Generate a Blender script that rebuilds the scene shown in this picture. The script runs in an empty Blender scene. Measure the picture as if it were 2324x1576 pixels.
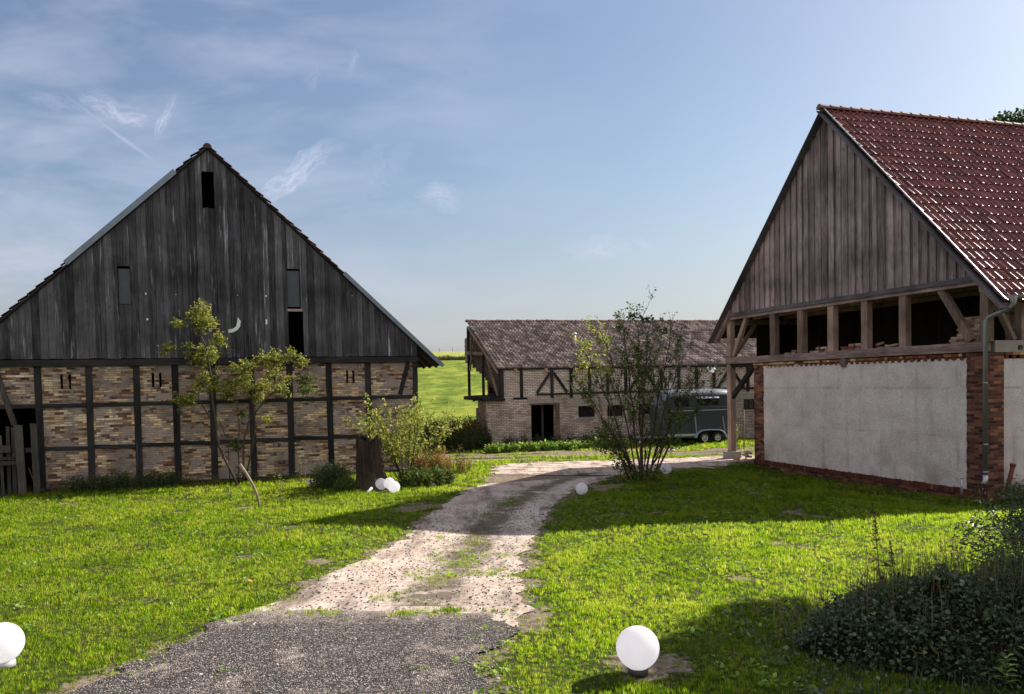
import bpy, math, random
import numpy as np
from mathutils import Vector, Matrix, noise, Quaternion
random.seed(7); rng = np.random.default_rng(7)
R_ = math.radians
scene = bpy.context.scene
C = scene.collection

# ------------------------------------------------------------------ camera
CAMZ = 2.75
PITCH, ROLL, F = -0.036, 0.021, 1880.0
fw = Vector((0, math.cos(PITCH), math.sin(PITCH)))
rt0 = Vector((1, 0, 0)); up0 = rt0.cross(fw)
rt = rt0 * math.cos(ROLL) - up0 * math.sin(ROLL)
up = rt0 * math.sin(ROLL) + up0 * math.cos(ROLL)
cam_d = bpy.data.cameras.new('camera'); cam = bpy.data.objects.new('camera', cam_d); C.objects.link(cam)
M = Matrix(((rt.x, up.x, -fw.x, 0), (rt.y, up.y, -fw.y, 0), (rt.z, up.z, -fw.z, CAMZ), (0, 0, 0, 1)))
cam.matrix_world = M
cam_d.sensor_width = 36; cam_d.lens = 36 * F / 2324
cam_d.shift_y = (867 + F * math.tan(-PITCH) - 788) / 2324
cam_d.clip_start = .1; cam_d.clip_end = 6000
scene.camera = cam

# ------------------------------------------------------------------ light
SUN_EL, SUN_AZ = R_(33.5), R_(59.2)          # azimuth from +Y towards +X
S = Vector((math.cos(SUN_EL) * math.sin(SUN_AZ), math.cos(SUN_EL) * math.cos(SUN_AZ), math.sin(SUN_EL)))
sd = bpy.data.lights.new('sun', 'SUN'); sd.energy = 5.0; sd.angle = R_(0.5); sd.color = (1, .93, .82)
so = bpy.data.objects.new('sun', sd); so.rotation_euler = S.to_track_quat('Z', 'Y').to_euler(); so.location = (20, 10, 30); C.objects.link(so)
scene.view_settings.view_transform = 'Standard'; scene.view_settings.look = 'None'
scene.view_settings.exposure = 1.0; scene.view_settings.gamma = 1
scene.cycles.max_bounces = 6; scene.cycles.transparent_max_bounces = 4
SKY_STRENGTH = 0.060


class NT:
    """tiny node helper"""
    def __init__(s, nt): s.t = nt; s.L = nt.links
    def n(s, typ, **kw):
        nd = s.t.nodes.new(typ)
        for k, v in kw.items():
            if k.startswith('i_'):
                key = k[2:]
                key = int(key) if key.isdigit() else key.replace('_', ' ')
                s.set(nd.inputs[key], v)
            else: setattr(nd, k, v)
        return nd
    def set(s, sock, v):
        if isinstance(v, bpy.types.NodeSocket): s.L.new(v, sock)
        else: sock.default_value = v
    def math(s, op, a, b=None, c=None, clamp=False):
        nd = s.t.nodes.new('ShaderNodeMath'); nd.operation = op; nd.use_clamp = clamp
        s.set(nd.inputs[0], a)
        if b is not None: s.set(nd.inputs[1], b)
        if c is not None: s.set(nd.inputs[2], c)
        return nd.outputs[0]
    def mix(s, f, a, b, mode='MIX'):
        nd = s.t.nodes.new('ShaderNodeMix'); nd.data_type = 'RGBA'; nd.blend_type = mode
        s.set(nd.inputs[0], f); s.set(nd.inputs[6], col4(a)); s.set(nd.inputs[7], col4(b))
        return nd.outputs[2]
    def ramp(s, f, stops, interp='LINEAR'):
        nd = s.t.nodes.new('ShaderNodeValToRGB'); cr = nd.color_ramp; cr.interpolation = interp
        while len(cr.elements) < len(stops): cr.elements.new(.5)
        for e, (p, c) in zip(cr.elements, stops): e.position = p; e.color = col4(c) if not isinstance(c, float) else (c, c, c, 1)
        s.set(nd.inputs[0], f); return nd.outputs[0]
    def noise(s, vec, scale, detail=3, rough=.55, out=0, dist=0):
        nd = s.t.nodes.new('ShaderNodeTexNoise'); s.L.new(vec, nd.inputs['Vector'])
        nd.inputs['Scale'].default_value = scale; nd.inputs['Detail'].default_value = detail
        nd.inputs['Roughness'].default_value = rough; nd.inputs['Distortion'].default_value = dist
        return nd.outputs[out]
    def mapping(s, vec, scale=(1, 1, 1), loc=(0, 0, 0), rot=(0, 0, 0), typ='POINT'):
        nd = s.t.nodes.new('ShaderNodeMapping'); nd.vector_type = typ; s.L.new(vec, nd.inputs['Vector'])
        nd.inputs['Scale'].default_value = scale; nd.inputs['Location'].default_value = loc; nd.inputs['Rotation'].default_value = rot
        return nd.outputs[0]
    def sep(s, vec):
        nd = s.t.nodes.new('ShaderNodeSeparateXYZ'); s.L.new(vec, nd.inputs[0]); return nd.outputs
    def comb(s, x, y, z=0.0):
        nd = s.t.nodes.new('ShaderNodeCombineXYZ'); s.set(nd.inputs[0], x); s.set(nd.inputs[1], y); s.set(nd.inputs[2], z); return nd.outputs[0]


def col4(c):
    if isinstance(c, bpy.types.NodeSocket): return c
    if isinstance(c, (int, float)): return (c, c, c, 1)
    return tuple(c) + (1,) if len(c) == 3 else tuple(c)


# ------------------------------------------------------------------ world: sky with thin clouds
def make_world():
    w = bpy.data.worlds.new('World'); scene.world = w; w.use_nodes = True
    t = w.node_tree; t.nodes.clear(); k = NT(t)
    sky = k.n('ShaderNodeTexSky'); sky.sky_type = 'NISHITA'; sky.sun_disc = False
    sky.sun_elevation = SUN_EL; sky.sun_rotation = SUN_AZ; sky.altitude = 100
    sky.air_density = 1.15; sky.dust_density = 1.6; sky.ozone_density = 2.2
    tc = k.n('ShaderNodeTexCoord').outputs['Generated']
    x, y, z = k.sep(tc)
    yy = k.math('MAXIMUM', y, .05)
    a = k.math('DIVIDE', x, yy); b = k.math('DIVIDE', z, yy)
    ab = k.comb(a, b)
    wob = k.noise(ab, 9, 4, .6, out=1)
    wv = k.n('ShaderNodeVectorMath', operation='SUBTRACT', i_0=wob, i_1=(.5, .5, .5))
    feats = [  # a, b, half length, half width, angle deg, amount, streak scale
        (-.456, .335, .060, .020, -27, .75, 30), (-.408, .322, .040, .010, 58, .75, 34),
        (-.460, .303, .095, .0040, -39, .40, 20), (-.535, .347, .055, .012, -15, .32, 22),
        (-.471, .267, .032, .008, 50, .28, 26), (-.255, .258, .066, .022, 38, .85, 30),
        (-.212, .283, .03, .010, 8, .3, 30), (-.220, .385, .03, .016, 60, .30, 34), (-.178, .385, .026, .008, 65, .42, 34),
        (-.083, .222, .032, .017, -20, .5, 30), (-.150, .262, .07, .028, 40, .22, 18), (.103, .157, .045, .016, -6, .30, 26),
        (.16, .162, .02, .008, -30, .2, 26)]
    tot = None
    for (ca, cb, la, lb, ang, amt, sc) in feats:
        v = k.n('ShaderNodeVectorMath', operation='MULTIPLY_ADD', i_0=wv.outputs[0], i_1=(lb * 3.6, lb * 3.6, 0), i_2=ab).outputs[0]
        m = k.mapping(v, scale=(la, lb, 1), loc=(ca, cb, 0), rot=(0, 0, R_(ang)), typ='TEXTURE')
        ln = k.n('ShaderNodeVectorMath', operation='LENGTH', i_0=m).outputs['Value']
        g = k.math('SUBTRACT', 1, ln, clamp=True); g = k.math('POWER', g, .8)
        ns = k.noise(k.mapping(m, scale=(1.0, 1.0, 1), loc=(ca * 50, 3, 0), rot=(0, 0, R_(30))), 2.6, 7, .72, dist=.25)
        ns = k.ramp(ns, [(.30, 0.0), (.66, 1.0)]) if lb > .005 else k.ramp(ns, [(.2, .5), (.5, 1.0)])
        g = k.math('MULTIPLY', k.math('MULTIPLY', g, ns), amt * .82)
        tot = g if tot is None else k.math('MAXIMUM', tot, g)
    # wide thin veils
    v1 = k.noise(k.mapping(ab, scale=(1.6, 5.5, 1), rot=(0, 0, R_(-24))), 2.0, 5, .55, dist=.3)
    v1 = k.ramp(v1, [(.42, 0.0), (.75, 1.0)])
    left = k.n('ShaderNodeMapRange', clamp=True, i_0=a, i_1=.15, i_2=-.35, i_3=0.0, i_4=.40).outputs[0]
    v1 = k.math('MULTIPLY', v1, left)
    tot = k.math('MAXIMUM', tot, v1)
    low = k.n('ShaderNodeMapRange', clamp=True, interpolation_type='SMOOTHSTEP', i_0=b, i_1=.26, i_2=.03, i_3=0.0, i_4=.45).outputs[0]
    front = k.math('GREATER_THAN', y, .06)
    tot = k.math('MULTIPLY', tot, front)
    skyc = sky.outputs[0]
    # thin high haze whitens the sky low down
    haze = k.mix(.10, skyc, (3.2, 3.3, 6.0)); haze = k.mix(low, haze, (4.45, 4.55, 5.3))
    cl = k.mix(tot, haze, (7.9, 7.7, 9.3))
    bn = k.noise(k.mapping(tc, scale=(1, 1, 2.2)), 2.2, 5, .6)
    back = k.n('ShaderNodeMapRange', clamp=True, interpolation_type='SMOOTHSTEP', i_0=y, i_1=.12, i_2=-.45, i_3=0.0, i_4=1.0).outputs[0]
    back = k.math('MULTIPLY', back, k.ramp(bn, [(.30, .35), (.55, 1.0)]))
    cl = k.mix(back, cl, (8.2, 7.7, 7.9))   # unseen bright white added behind the viewer as fill for shaded walls
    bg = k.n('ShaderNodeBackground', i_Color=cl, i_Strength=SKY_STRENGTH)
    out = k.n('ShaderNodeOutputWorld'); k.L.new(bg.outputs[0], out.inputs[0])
make_world()


# ------------------------------------------------------------------ materials
def mat(name, fn, rough=.8, spec=.3, metal=0.0, transl=0.0, bump=None, coat=0.0, refl=None):
    m = bpy.data.materials.new(name); m.use_nodes = True
    t = m.node_tree; t.nodes.clear(); k = NT(t)
    tc = k.n('ShaderNodeTexCoord').outputs['Object']
    at = k.n('ShaderNodeAttribute', attribute_name='rnd').outputs['Fac']
    res = fn(k, tc, at)
    c, bm = (res if isinstance(res, tuple) and len(res) == 2 and not isinstance(res[0], float) else (res, None))
    p = k.n('ShaderNodeBsdfPrincipled', i_Roughness=rough, i_Metallic=metal)
    p.inputs['Specular IOR Level'].default_value = spec
    if coat: p.inputs['Coat Weight'].default_value = coat; p.inputs['Coat Roughness'].default_value = .15
    k.set(p.inputs['Base Color'], k.mix(1.0, c, refl, 'MULTIPLY') if refl else col4(c))
    if bm is not None:
        st, dist = bump or (.5, .01)
        b = k.n('ShaderNodeBump', i_Strength=st, i_Distance=dist, i_Height=bm)
        k.L.new(b.outputs[0], p.inputs['Normal'])
    o = k.n('ShaderNodeOutputMaterial')
    if transl:
        tr = k.n('ShaderNodeBsdfTranslucent'); k.set(tr.inputs[0], col4(c))
        ms = k.n('ShaderNodeMixShader', i_0=transl); k.L.new(p.outputs[0], ms.inputs[1]); k.L.new(tr.outputs[0], ms.inputs[2])
        k.L.new(ms.outputs[0], o.inputs[0])
    else: k.L.new(p.outputs[0], o.inputs[0])
    return m


def plain(c, var=.25, sc=6):
    def f(k, tc, at):
        n = k.noise(tc, sc, 4)
        return k.mix(n, tuple(v * (1 - var) for v in c), tuple(min(1, v * (1 + var)) for v in c)), n
    return f


def wood(dark, light, stain=None, axis='z', amt=1.0):
    def f(k, tc, at):
        off = k.comb(k.math('MULTIPLY', at, 37.0), k.math('MULTIPLY', at, 11.0), k.math('MULTIPLY', at, 53.0))
        v = k.n('ShaderNodeVectorMath', operation='ADD', i_0=tc, i_1=off).outputs[0]
        sc = {'z': (9, 9, .55), 'x': (.55, 9, 9), 'y': (9, .55, 9)}[axis]
        g = k.noise(k.mapping(v, scale=sc), 2.2, 6, .65, dist=.4)
        fine = k.noise(k.mapping(v, scale=tuple(q * 5 for q in sc)), 2.0, 3, .6)
        big = k.noise(tc, .7, 3, .6)
        knots = k.noise(k.mapping(v, scale=(5, 5, 2.2)), 1.6, 2, .5)
        kn = k.ramp(knots, [(.70, 1.0), (.77, .35)])
        f1 = k.math('ADD', k.math('MULTIPLY', g, .70), k.math('MULTIPLY', at, .30))
        c = k.ramp(f1, [(.28, dark), (.50, tuple((a + b) / 2 for a, b in zip(dark, light))), (.72, light)])
        c = k.mix(.75, c, k.ramp(fine, [(.25, .45), (.7, 1.25)]), 'MULTIPLY')
        c = k.mix(.9, c, k.ramp(big, [(.32, .42), (.68, 1.35)]), 'MULTIPLY')
        c = k.mix(.8, c, kn, 'MULTIPLY')
        if stain:
            s_ = k.noise(k.mapping(v, scale=tuple(q * .8 for q in sc)), 1.1, 5, .7)
            c = k.mix(k.ramp(s_, [(.60, 0.0), (.72, .8)]), c, stain)
        h = k.math('ADD', k.math('MULTIPLY', g, .6), k.math('MULTIPLY', fine, .6))
        return c, h
    return f


def bricks(stops, mortar, w, h, ms, axis='x', patch=None, patch_amt=(.55, .62), dirt=None, rough_edges=.012, pscale=1.1):
    def f(k, tc, at):
        x, y, z = k.sep(tc)
        v = k.comb(x if axis == 'x' else y, z)
        wb = k.noise(tc, 3.0, 2, .5, out=1)
        wv = k.n('ShaderNodeVectorMath', operation='SUBTRACT', i_0=wb, i_1=(.5, .5, .5)).outputs[0]
        v2 = k.n('ShaderNodeVectorMath', operation='MULTIPLY_ADD', i_0=wv, i_1=(rough_edges * 3,) * 3, i_2=v).outputs[0]
        br = k.n('ShaderNodeTexBrick'); k.L.new(v2, br.inputs['Vector'])
        br.inputs['Color1'].default_value = (0, 0, 0, 1); br.inputs['Color2'].default_value = (1, 1, 1, 1)
        br.inputs['Mortar'].default_value = (.5, .5, .5, 1); br.inputs['Scale'].default_value = 1
        br.inputs['Mortar Size'].default_value = ms; br.inputs['Mortar Smooth'].default_value = .3
        br.inputs['Brick Width'].default_value = w; br.inputs['Row Height'].default_value = h; br.inputs['Bias'].default_value = 0
        n1 = k.noise(tc, 1.3, 3, .6)
        tone = k.math('ADD', k.math('MULTIPLY', br.outputs['Color'], .75), k.math('MULTIPLY', n1, .28))
        c = k.ramp(tone, stops)
        grain = k.noise(tc, 45, 3, .7)
        c = k.mix(.6, c, k.ramp(grain, [(.3, .6), (.7, 1.25)]), 'MULTIPLY')
        c = k.mix(br.outputs['Fac'], c, mortar)
        height = k.math('SUBTRACT', k.math('MULTIPLY', grain, .3), br.outputs['Fac'])
        if patch:
            pn = k.noise(k.mapping(tc, scale=(1, 1, 1.5)), pscale, 6, .68, dist=.6)
            pm = k.ramp(pn, [(patch_amt[0], 0.0), (patch_amt[1], 1.0)])
            pc = k.mix(grain, tuple(q * .75 for q in patch), tuple(q * 1.2 for q in patch))
            c = k.mix(pm, c, pc)
            height = k.math('MULTIPLY_ADD', pm, .5, height)
        if dirt:
            dn = k.noise(tc, .8, 5, .65)
            c = k.mix(k.ramp(dn, [(.42, 0.0), (.75, dirt[3])]), c, dirt[:3])
        return c, height
    return f


def leafcol(a, b, c=None):
    def f(k, tc, at):
        st = [(0.0, a), (.6, b)] + ([(1.0, c)] if c else [])
        return k.ramp(at, st)
    return f


MT = {}
MT['wood_dark'] = mat('weathered_dark_boards', wood((.020, .020, .023), (.135, .133, .142), (.40, .43, .46)), .85, .2, bump=(.5, .006))
MT['timber_black'] = mat('old_black_timber', wood((.012, .011, .012), (.045, .042, .044), (.09, .09, .095)), .85, .2, bump=(.5, .008))
MT['timber_black_x'] = mat('old_black_timber_level', wood((.012, .011, .012), (.045, .042, .044), (.09, .09, .095), 'x'), .85, .2, bump=(.5, .008))
MT['wood_grey'] = mat('grey_brown_boards', wood((.06, .046, .046), (.50, .40, .385), (.58, .52, .52)), .8, .25, bump=(.4, .004))
MT['timber_brown'] = mat('brown_grey_timber', wood((.12, .08, .062), (.46, .33, .26)), .8, .2, bump=(.4, .006))
MT['timber_brown_x'] = mat('brown_grey_timber_level', wood((.12, .085, .075), (.44, .33, .30), None, 'x'), .8, .2, bump=(.4, .006))
MT['barge'] = mat('dark_grey_bargeboard', wood((.07, .066, .072), (.19, .175, .19), None, 'x'), .75, .3, bump=(.3, .003))
MT['gate_wood'] = mat('old_gate_wood', wood((.02, .02, .018), (.10, .095, .08), (.14, .14, .12)), .85, .2, bump=(.5, .006))
MT['brick_old'] = mat('patchy_yellow_brick', bricks(
    [(.12, (.05, .026, .020)), (.28, (.20, .10, .072)), (.42, (.38, .235, .155)), (.56, (.54, .39, .23)), (.76, (.74, .58, .36)), (.97, (.90, .78, .62))],
    (.24, .19, .15), .26, .075, .007, 'x', (.36, .305, .275), (.49, .55), (.06, .04, .032, .8), pscale=1.5), .9, .15, bump=(1.0, .02))
MT['brick_red'] = mat('red_brick_front', bricks(
    [(.12, (.030, .015, .013)), (.38, (.10, .038, .028)), (.62, (.19, .072, .046)), (.85, (.29, .13, .075)), (.99, (.44, .28, .16))],
    (.13, .095, .08), .25, .078, .007, 'x', None, (.5, .6), (.03, .022, .018, .75)), .85, .2, bump=(.9, .01))
MT['brick_red_side'] = mat('red_brick_side', bricks(
    [(.12, (.030, .015, .013)), (.38, (.10, .038, .028)), (.62, (.19, .072, .046)), (.85, (.29, .13, .075)), (.99, (.44, .28, .16))],
    (.13, .095, .08), .25, .078, .007, 'y'), .85, .2, bump=(.9, .01))
MT['brick_pale'] = mat('pale_sandlime_brick', bricks(
    [(.10, (.58, .49, .43)), (.5, (.76, .67, .60)), (.95, (.88, .81, .75))],
    (.075, .06, .05), .25, .083, .010, 'x', (.36, .31, .26), (.66, .74), (.17, .13, .10, .5)), .9, .15, bump=(.8, .01))
MT['brick_pale_low'] = mat('dirty_sandlime_brick', bricks(
    [(.10, (.40, .315, .27)), (.5, (.58, .48, .42)), (.95, (.74, .65, .58))],
    (.085, .065, .052), .25, .083, .009, 'x', (.25, .20, .165), (.60, .70), (.09, .07, .055, .7)), .9, .15, bump=(.8, .01))
MT['brick_pale_end'] = mat('crumbling_end_brick', bricks(
    [(.10, (.12, .08, .06)), (.5, (.26, .19, .15)), (.95, (.40, .33, .27))],
    (.10, .08, .065), .25, .083, .009, 'y', (.30, .22, .18), (.5, .62), (.06, .04, .03, .7)), .9, .15, bump=(.9, .015))
MT['brick_dark_face'] = mat('shaded_ragged_brick', bricks(
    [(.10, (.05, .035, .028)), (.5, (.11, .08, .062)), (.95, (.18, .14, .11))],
    (.04, .03, .025), .25, .083, .009, 'y'), .9, .1, bump=(.9, .015))  # darker brick, with deep shade put into its colour


def plaster_fn(k, tc, at):
    g = k.noise(tc, 28, 4, .75)
    big = k.noise(k.mapping(tc, scale=(.8, .8, 1.1)), 1.1, 5, .6)
    st = k.noise(k.mapping(tc, scale=(3.0, 3.0, .5)), 1.2, 4, .6)
    c = k.ramp(big, [(.3, (.64, .575, .53)), (.55, (.82, .76, .72)), (.75, (.90, .85, .82))])
    c = k.mix(k.ramp(st, [(.55, 0.0), (.75, .5)]), c, (.30, .26, .22))
    x, y, z = k.sep(tc)
    # level board joints of the scaffolded coats, marked by faint brown lines
    for zz, w_, a_ in ((2.62, .05, .40), (1.33, .05, .22)):
        d = k.math('ABSOLUTE', k.math('SUBTRACT', z, zz))
        mk = k.math('MULTIPLY', k.math('SUBTRACT', 1, k.math('DIVIDE', d, w_), clamp=True), k.ramp(k.noise(k.mapping(tc, scale=(1.5, 1, 1)), 1.3, 3), [(.42, 0.0), (.6, 1.0)]))
        c = k.mix(k.math('MULTIPLY', mk, a_), c, (.24, .19, .14))
    sp = k.noise(tc, .9, 3, .5)
    lowm = k.n('ShaderNodeMapRange', clamp=True, i_0=z, i_1=1.1, i_2=.1, i_3=0.0, i_4=1.0).outputs[0]
    c = k.mix(k.math('MULTIPLY', k.ramp(sp, [(.48, 0.0), (.66, .7)]), lowm), c, (.27, .21, .16))
    c = k.mix(.75, c, k.ramp(g, [(.25, .5), (.72, 1.25)]), 'MULTIPLY')
    return c, g
MT['plaster'] = mat('roughcast_plaster', plaster_fn, .95, .1, bump=(1.0, .045))
MT['concrete'] = mat('pale_lintel_concrete', plain((.30, .28, .25), .3, 5), .9, .2, bump=(.4, .01))


def tile_fn(a, b, c, moss=None):
    def f(k, tc, at):
        n = k.noise(tc, 2.2, 5, .65); g = k.noise(tc, 30, 3, .7)
        cc = k.ramp(k.math('ADD', k.math('MULTIPLY', at, .46), k.math('MULTIPLY', n, .5)), [(.22, a), (.50, b), (.80, c)])
        cc = k.mix(.6, cc, k.ramp(g, [(.3, .65), (.7, 1.2)]), 'MULTIPLY')
        if moss: cc = k.mix(k.ramp(k.noise(tc, 6, 5, .7), [(.60, 0.0), (.75, .6)]), cc, moss)
        return cc, g
    return f
MT['tile_red'] = mat('maroon_glazed_tile', tile_fn((.10, .026, .022), (.15, .038, .032), (.24, .075, .060)), .50, .8, bump=(.15, .003))
MT['tile_brown'] = mat('brown_mossy_tile', tile_fn((.08, .058, .048), (.23, .175, .145), (.60, .51, .44), (.05, .045, .035)), .5, .7, bump=(.5, .01))
MT['tile_old'] = mat('old_dark_clay_tile', tile_fn((.05, .025, .02), (.10, .05, .04), (.17, .09, .07), (.05, .045, .035)), .85, .3, bump=(.5, .01))
MT['ridge_red'] = mat('dull_red_ridge', tile_fn((.13, .06, .055), (.18, .085, .075), (.24, .12, .10)), .7, .2, bump=(.2, .003))
MT['tin'] = mat('galvanised_tin', plain((.17, .21, .24), .3, 3), .5, .5, .7, bump=(.15, .004))
MT['zinc'] = mat('zinc_pipe', plain((.30, .31, .32), .2, 4), .45, .5, .7, bump=(.1, .003))
MT['zinc_light'] = mat('bright_vent_metal', plain((.38, .40, .41), .15, 4), .5, .5, .4)
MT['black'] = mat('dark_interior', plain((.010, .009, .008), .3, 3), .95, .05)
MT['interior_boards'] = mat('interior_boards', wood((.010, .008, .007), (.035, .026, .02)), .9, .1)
MT['globe'] = mat('milk_white_plastic', lambda k, tc, at: k.mix(k.ramp(k.noise(tc, 16, 5, .75), [(.62, 0.0), (.74, .25)]), (.97, .96, 1.0), (.62, .60, .56)), .22, .5, transl=.75)
MT['globe_base'] = mat('dark_plastic_socket', plain((.03, .03, .03), .2, 5), .5, .4)
MT['globe_base_pale'] = mat('silvery_socket', plain((.45, .45, .46), .15, 5), .35, .5, .4)
MT['bark'] = mat('grey_bark', wood((.03, .024, .018), (.13, .10, .075)), .9, .15, bump=(.8, .01))
MT['bark_stump'] = mat('rough_stump_bark', wood((.006, .005, .004), (.13, .095, .07)), .95, .1, bump=(1, .05))
MT['stick'] = mat('barkless_stick', wood((.22, .17, .11), (.48, .40, .29)), .8, .2, bump=(.4, .005))
MT['stone'] = mat('pale_stone', plain((.52, .47, .42), .25, 9), .9, .2, bump=(.6, .02))
MT['pebble'] = mat('grey_pebble', lambda k, tc, at: k.ramp(k.n('ShaderNodeObjectInfo').outputs['Random'], [(0.0, (.05, .045, .045)), (.5, (.13, .115, .11)), (.85, (.28, .23, .21)), (1.0, (.5, .43, .38))]), .85, .2)
MT['cloth'] = mat('white_torn_foil', plain((.72, .80, .80), .08, 9), .6, .3)
MT['white_bit'] = mat('white_fleck', plain((.8, .8, .78), .05, 9), .7, .3)
MT['paint_trailer'] = mat('blue_grey_trailer_panel', plain((.040, .054, .066), .12, 2), .38, .5, coat=.3, bump=(.05, .003))
MT['paint_roof'] = mat('pale_trailer_roof', plain((.15, .165, .19), .1, 2), .35, .5)
MT['fender'] = mat('trailer_fender_metal', plain((.27, .34, .40), .2, 3), .35, .5, .3)
MT['trim'] = mat('aluminium_trim', plain((.62, .66, .70), .08, 5), .35, .5, .5)
MT['rubber'] = mat('tyre_rubber', plain((.018, .018, .018), .2, 8), .85, .25)
MT['rim'] = mat('silver_rim', plain((.50, .50, .50), .12, 10), .35, .5, .5)
MT['glass'] = mat('dark_acrylic', plain((.015, .016, .018), .2, 3), .12, .6)
MT['old_glass'] = mat('dusty_blue_pane', plain((.030, .042, .052), .35, 6), .35, .5)
MT['reflector'] = mat('orange_reflector', plain((.55, .10, .03), .05, 5), .3, .5)
MT['red_pipe'] = mat('red_brown_clay_pipe', plain((.13, .045, .03), .2, 5), .7, .3)
MT['lamp_black'] = mat('black_lamp_housing', plain((.02, .02, .022), .1, 5), .4, .5)
MT['brick_loose'] = mat('loose_brick', lambda k, tc, at: (k.mix(.6, k.ramp(k.n('ShaderNodeObjectInfo').outputs['Random'], [(0.0, (.16, .07, .05)), (.35, (.34, .21, .15)), (.7, (.45, .33, .25)), (1.0, (.56, .47, .40))]), k.ramp(k.noise(tc, 25, 4, .7), [(.3, .55), (.7, 1.2)]), 'MULTIPLY'), k.noise(tc, 25, 4, .7)), .9, .2, bump=(.6, .01))
MT['brick_row'] = mat('mixed_header_bricks', lambda k, tc, at: (k.mix(.6, k.ramp(at, [(0.0, (.07, .025, .02)), (.4, (.17, .055, .035)), (.62, (.26, .10, .05)), (.8, (.42, .27, .12)), (1.0, (.55, .43, .25))]), k.ramp(k.noise(tc, 25, 4, .7), [(.3, .6), (.7, 1.2)]), 'MULTIPLY'), k.noise(tc, 25, 4, .7)), .9, .2, bump=(.6, .008))
# leaves
MT['leaf_yellow'] = mat('yellow_green_leaf', leafcol((.10, .15, .025), (.29, .33, .05), (.58, .50, .12)), .5, .3, transl=.5)
MT['leaf_mid'] = mat('mid_green_leaf', leafcol((.035, .065, .014), (.08, .13, .022), (.19, .21, .03)), .55, .3, transl=.4)
MT['leaf_dark'] = mat('dark_green_leaf', leafcol((.018, .035, .012), (.045, .075, .020), (.09, .12, .04)), .5, .35, transl=.3)
MT['leaf_ivy'] = mat('ivy_leaf', leafcol((.014, .028, .010), (.045, .075, .028), (.13, .17, .085)), .42, .45, transl=.15)
MT['leaf_nettle'] = mat('fresh_nettle_leaf', leafcol((.08, .16, .02), (.22, .36, .05), (.40, .52, .12)), .55, .3, transl=.5)
MT['leaf_orange'] = mat('dry_orange_weed', leafcol((.20, .11, .035), (.38, .20, .06), (.52, .36, .14)), .7, .2, transl=.35)
MT['leaf_brown'] = mat('brown_weed', leafcol((.045, .035, .018), (.12, .085, .035), (.22, .17, .06)), .7, .2, transl=.3)
MT['straw'] = mat('straw_stalk', leafcol((.06, .06, .025), (.16, .14, .06), (.3, .26, .12)), .7, .2, transl=.3)
MT['leaf_fallen'] = mat('fallen_leaf', leafcol((.35, .12, .03), (.5, .2, .04), (.6, .3, .05)), .7, .2, transl=.2)


def inst_color(k, stops, big):
    oi = k.n('ShaderNodeObjectInfo')
    n = k.noise(oi.outputs['Location'], .55, 4, .6)
    n2 = k.noise(oi.outputs['Location'], 2.3, 3, .6)
    f = k.math('ADD', k.math('ADD', k.math('MULTIPLY', n, .55), k.math('MULTIPLY', n2, .35)), k.math('MULTIPLY', oi.outputs['Random'], .28))
    return k.ramp(f, stops)
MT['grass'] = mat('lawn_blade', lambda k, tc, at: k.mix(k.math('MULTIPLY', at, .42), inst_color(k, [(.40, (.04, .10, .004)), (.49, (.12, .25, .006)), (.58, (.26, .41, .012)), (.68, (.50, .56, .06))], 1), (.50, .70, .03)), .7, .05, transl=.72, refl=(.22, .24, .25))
MT['grass_dry'] = mat('dry_lawn_blade', leafcol((.16, .14, .05), (.34, .29, .12), (.50, .44, .22)), .7, .1, transl=.4)


def ground_fn(k, tc, at):
    n = k.noise(tc, .5, 5, .6); m = k.noise(tc, 9, 4, .7); f = k.noise(tc, 60, 3, .7)
    x, y, z = k.sep(tc)
    lawn = k.ramp(k.math('ADD', k.math('MULTIPLY', n, .5), k.math('MULTIPLY', m, .5)), [(.32, (.018, .026, .005)), (.5, (.045, .062, .010)), (.68, (.13, .115, .04))])
    far = k.noise(k.mapping(tc, scale=(.35, .10, 1)), 1.0, 6, .62)
    far2 = k.noise(k.mapping(tc, scale=(.7, .25, 1)), 1.3, 7, .78)
    fld = k.ramp(k.math('ADD', k.math('MULTIPLY', far, .55), k.math('MULTIPLY', far2, .45)), [(.38, (.05, .085, .010)), (.48, (.12, .17, .016)), (.57, (.22, .255, .028)), (.70, (.36, .35, .07))])
    crest = k.n('ShaderNodeMapRange', clamp=True, i_0=y, i_1=196, i_2=204, i_3=0.0, i_4=.65).outputs[0]
    fld = k.mix(crest, fld, (.34, .36, .12))
    ff = k.n('ShaderNodeMapRange', clamp=True, i_0=y, i_1=42, i_2=50, i_3=0.0, i_4=1.0).outputs[0]
    c = k.mix(ff, lawn, fld)
    soil = k.ramp(m, [(.3, (.10, .072, .05)), (.7, (.34, .27, .21))])
    c = k.mix(k.ramp(k.math('ADD', at, k.math('MULTIPLY', k.math('SUBTRACT', m, .5), .9)), [(.42, 0.0), (.58, 1.0)]), c, soil)
    return c, k.math('ADD', m, k.math('MULTIPLY', f, .5))
MT['ground'] = mat('lawn_and_field_ground', ground_fn, .95, .1, bump=(1.0, .05))


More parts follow.
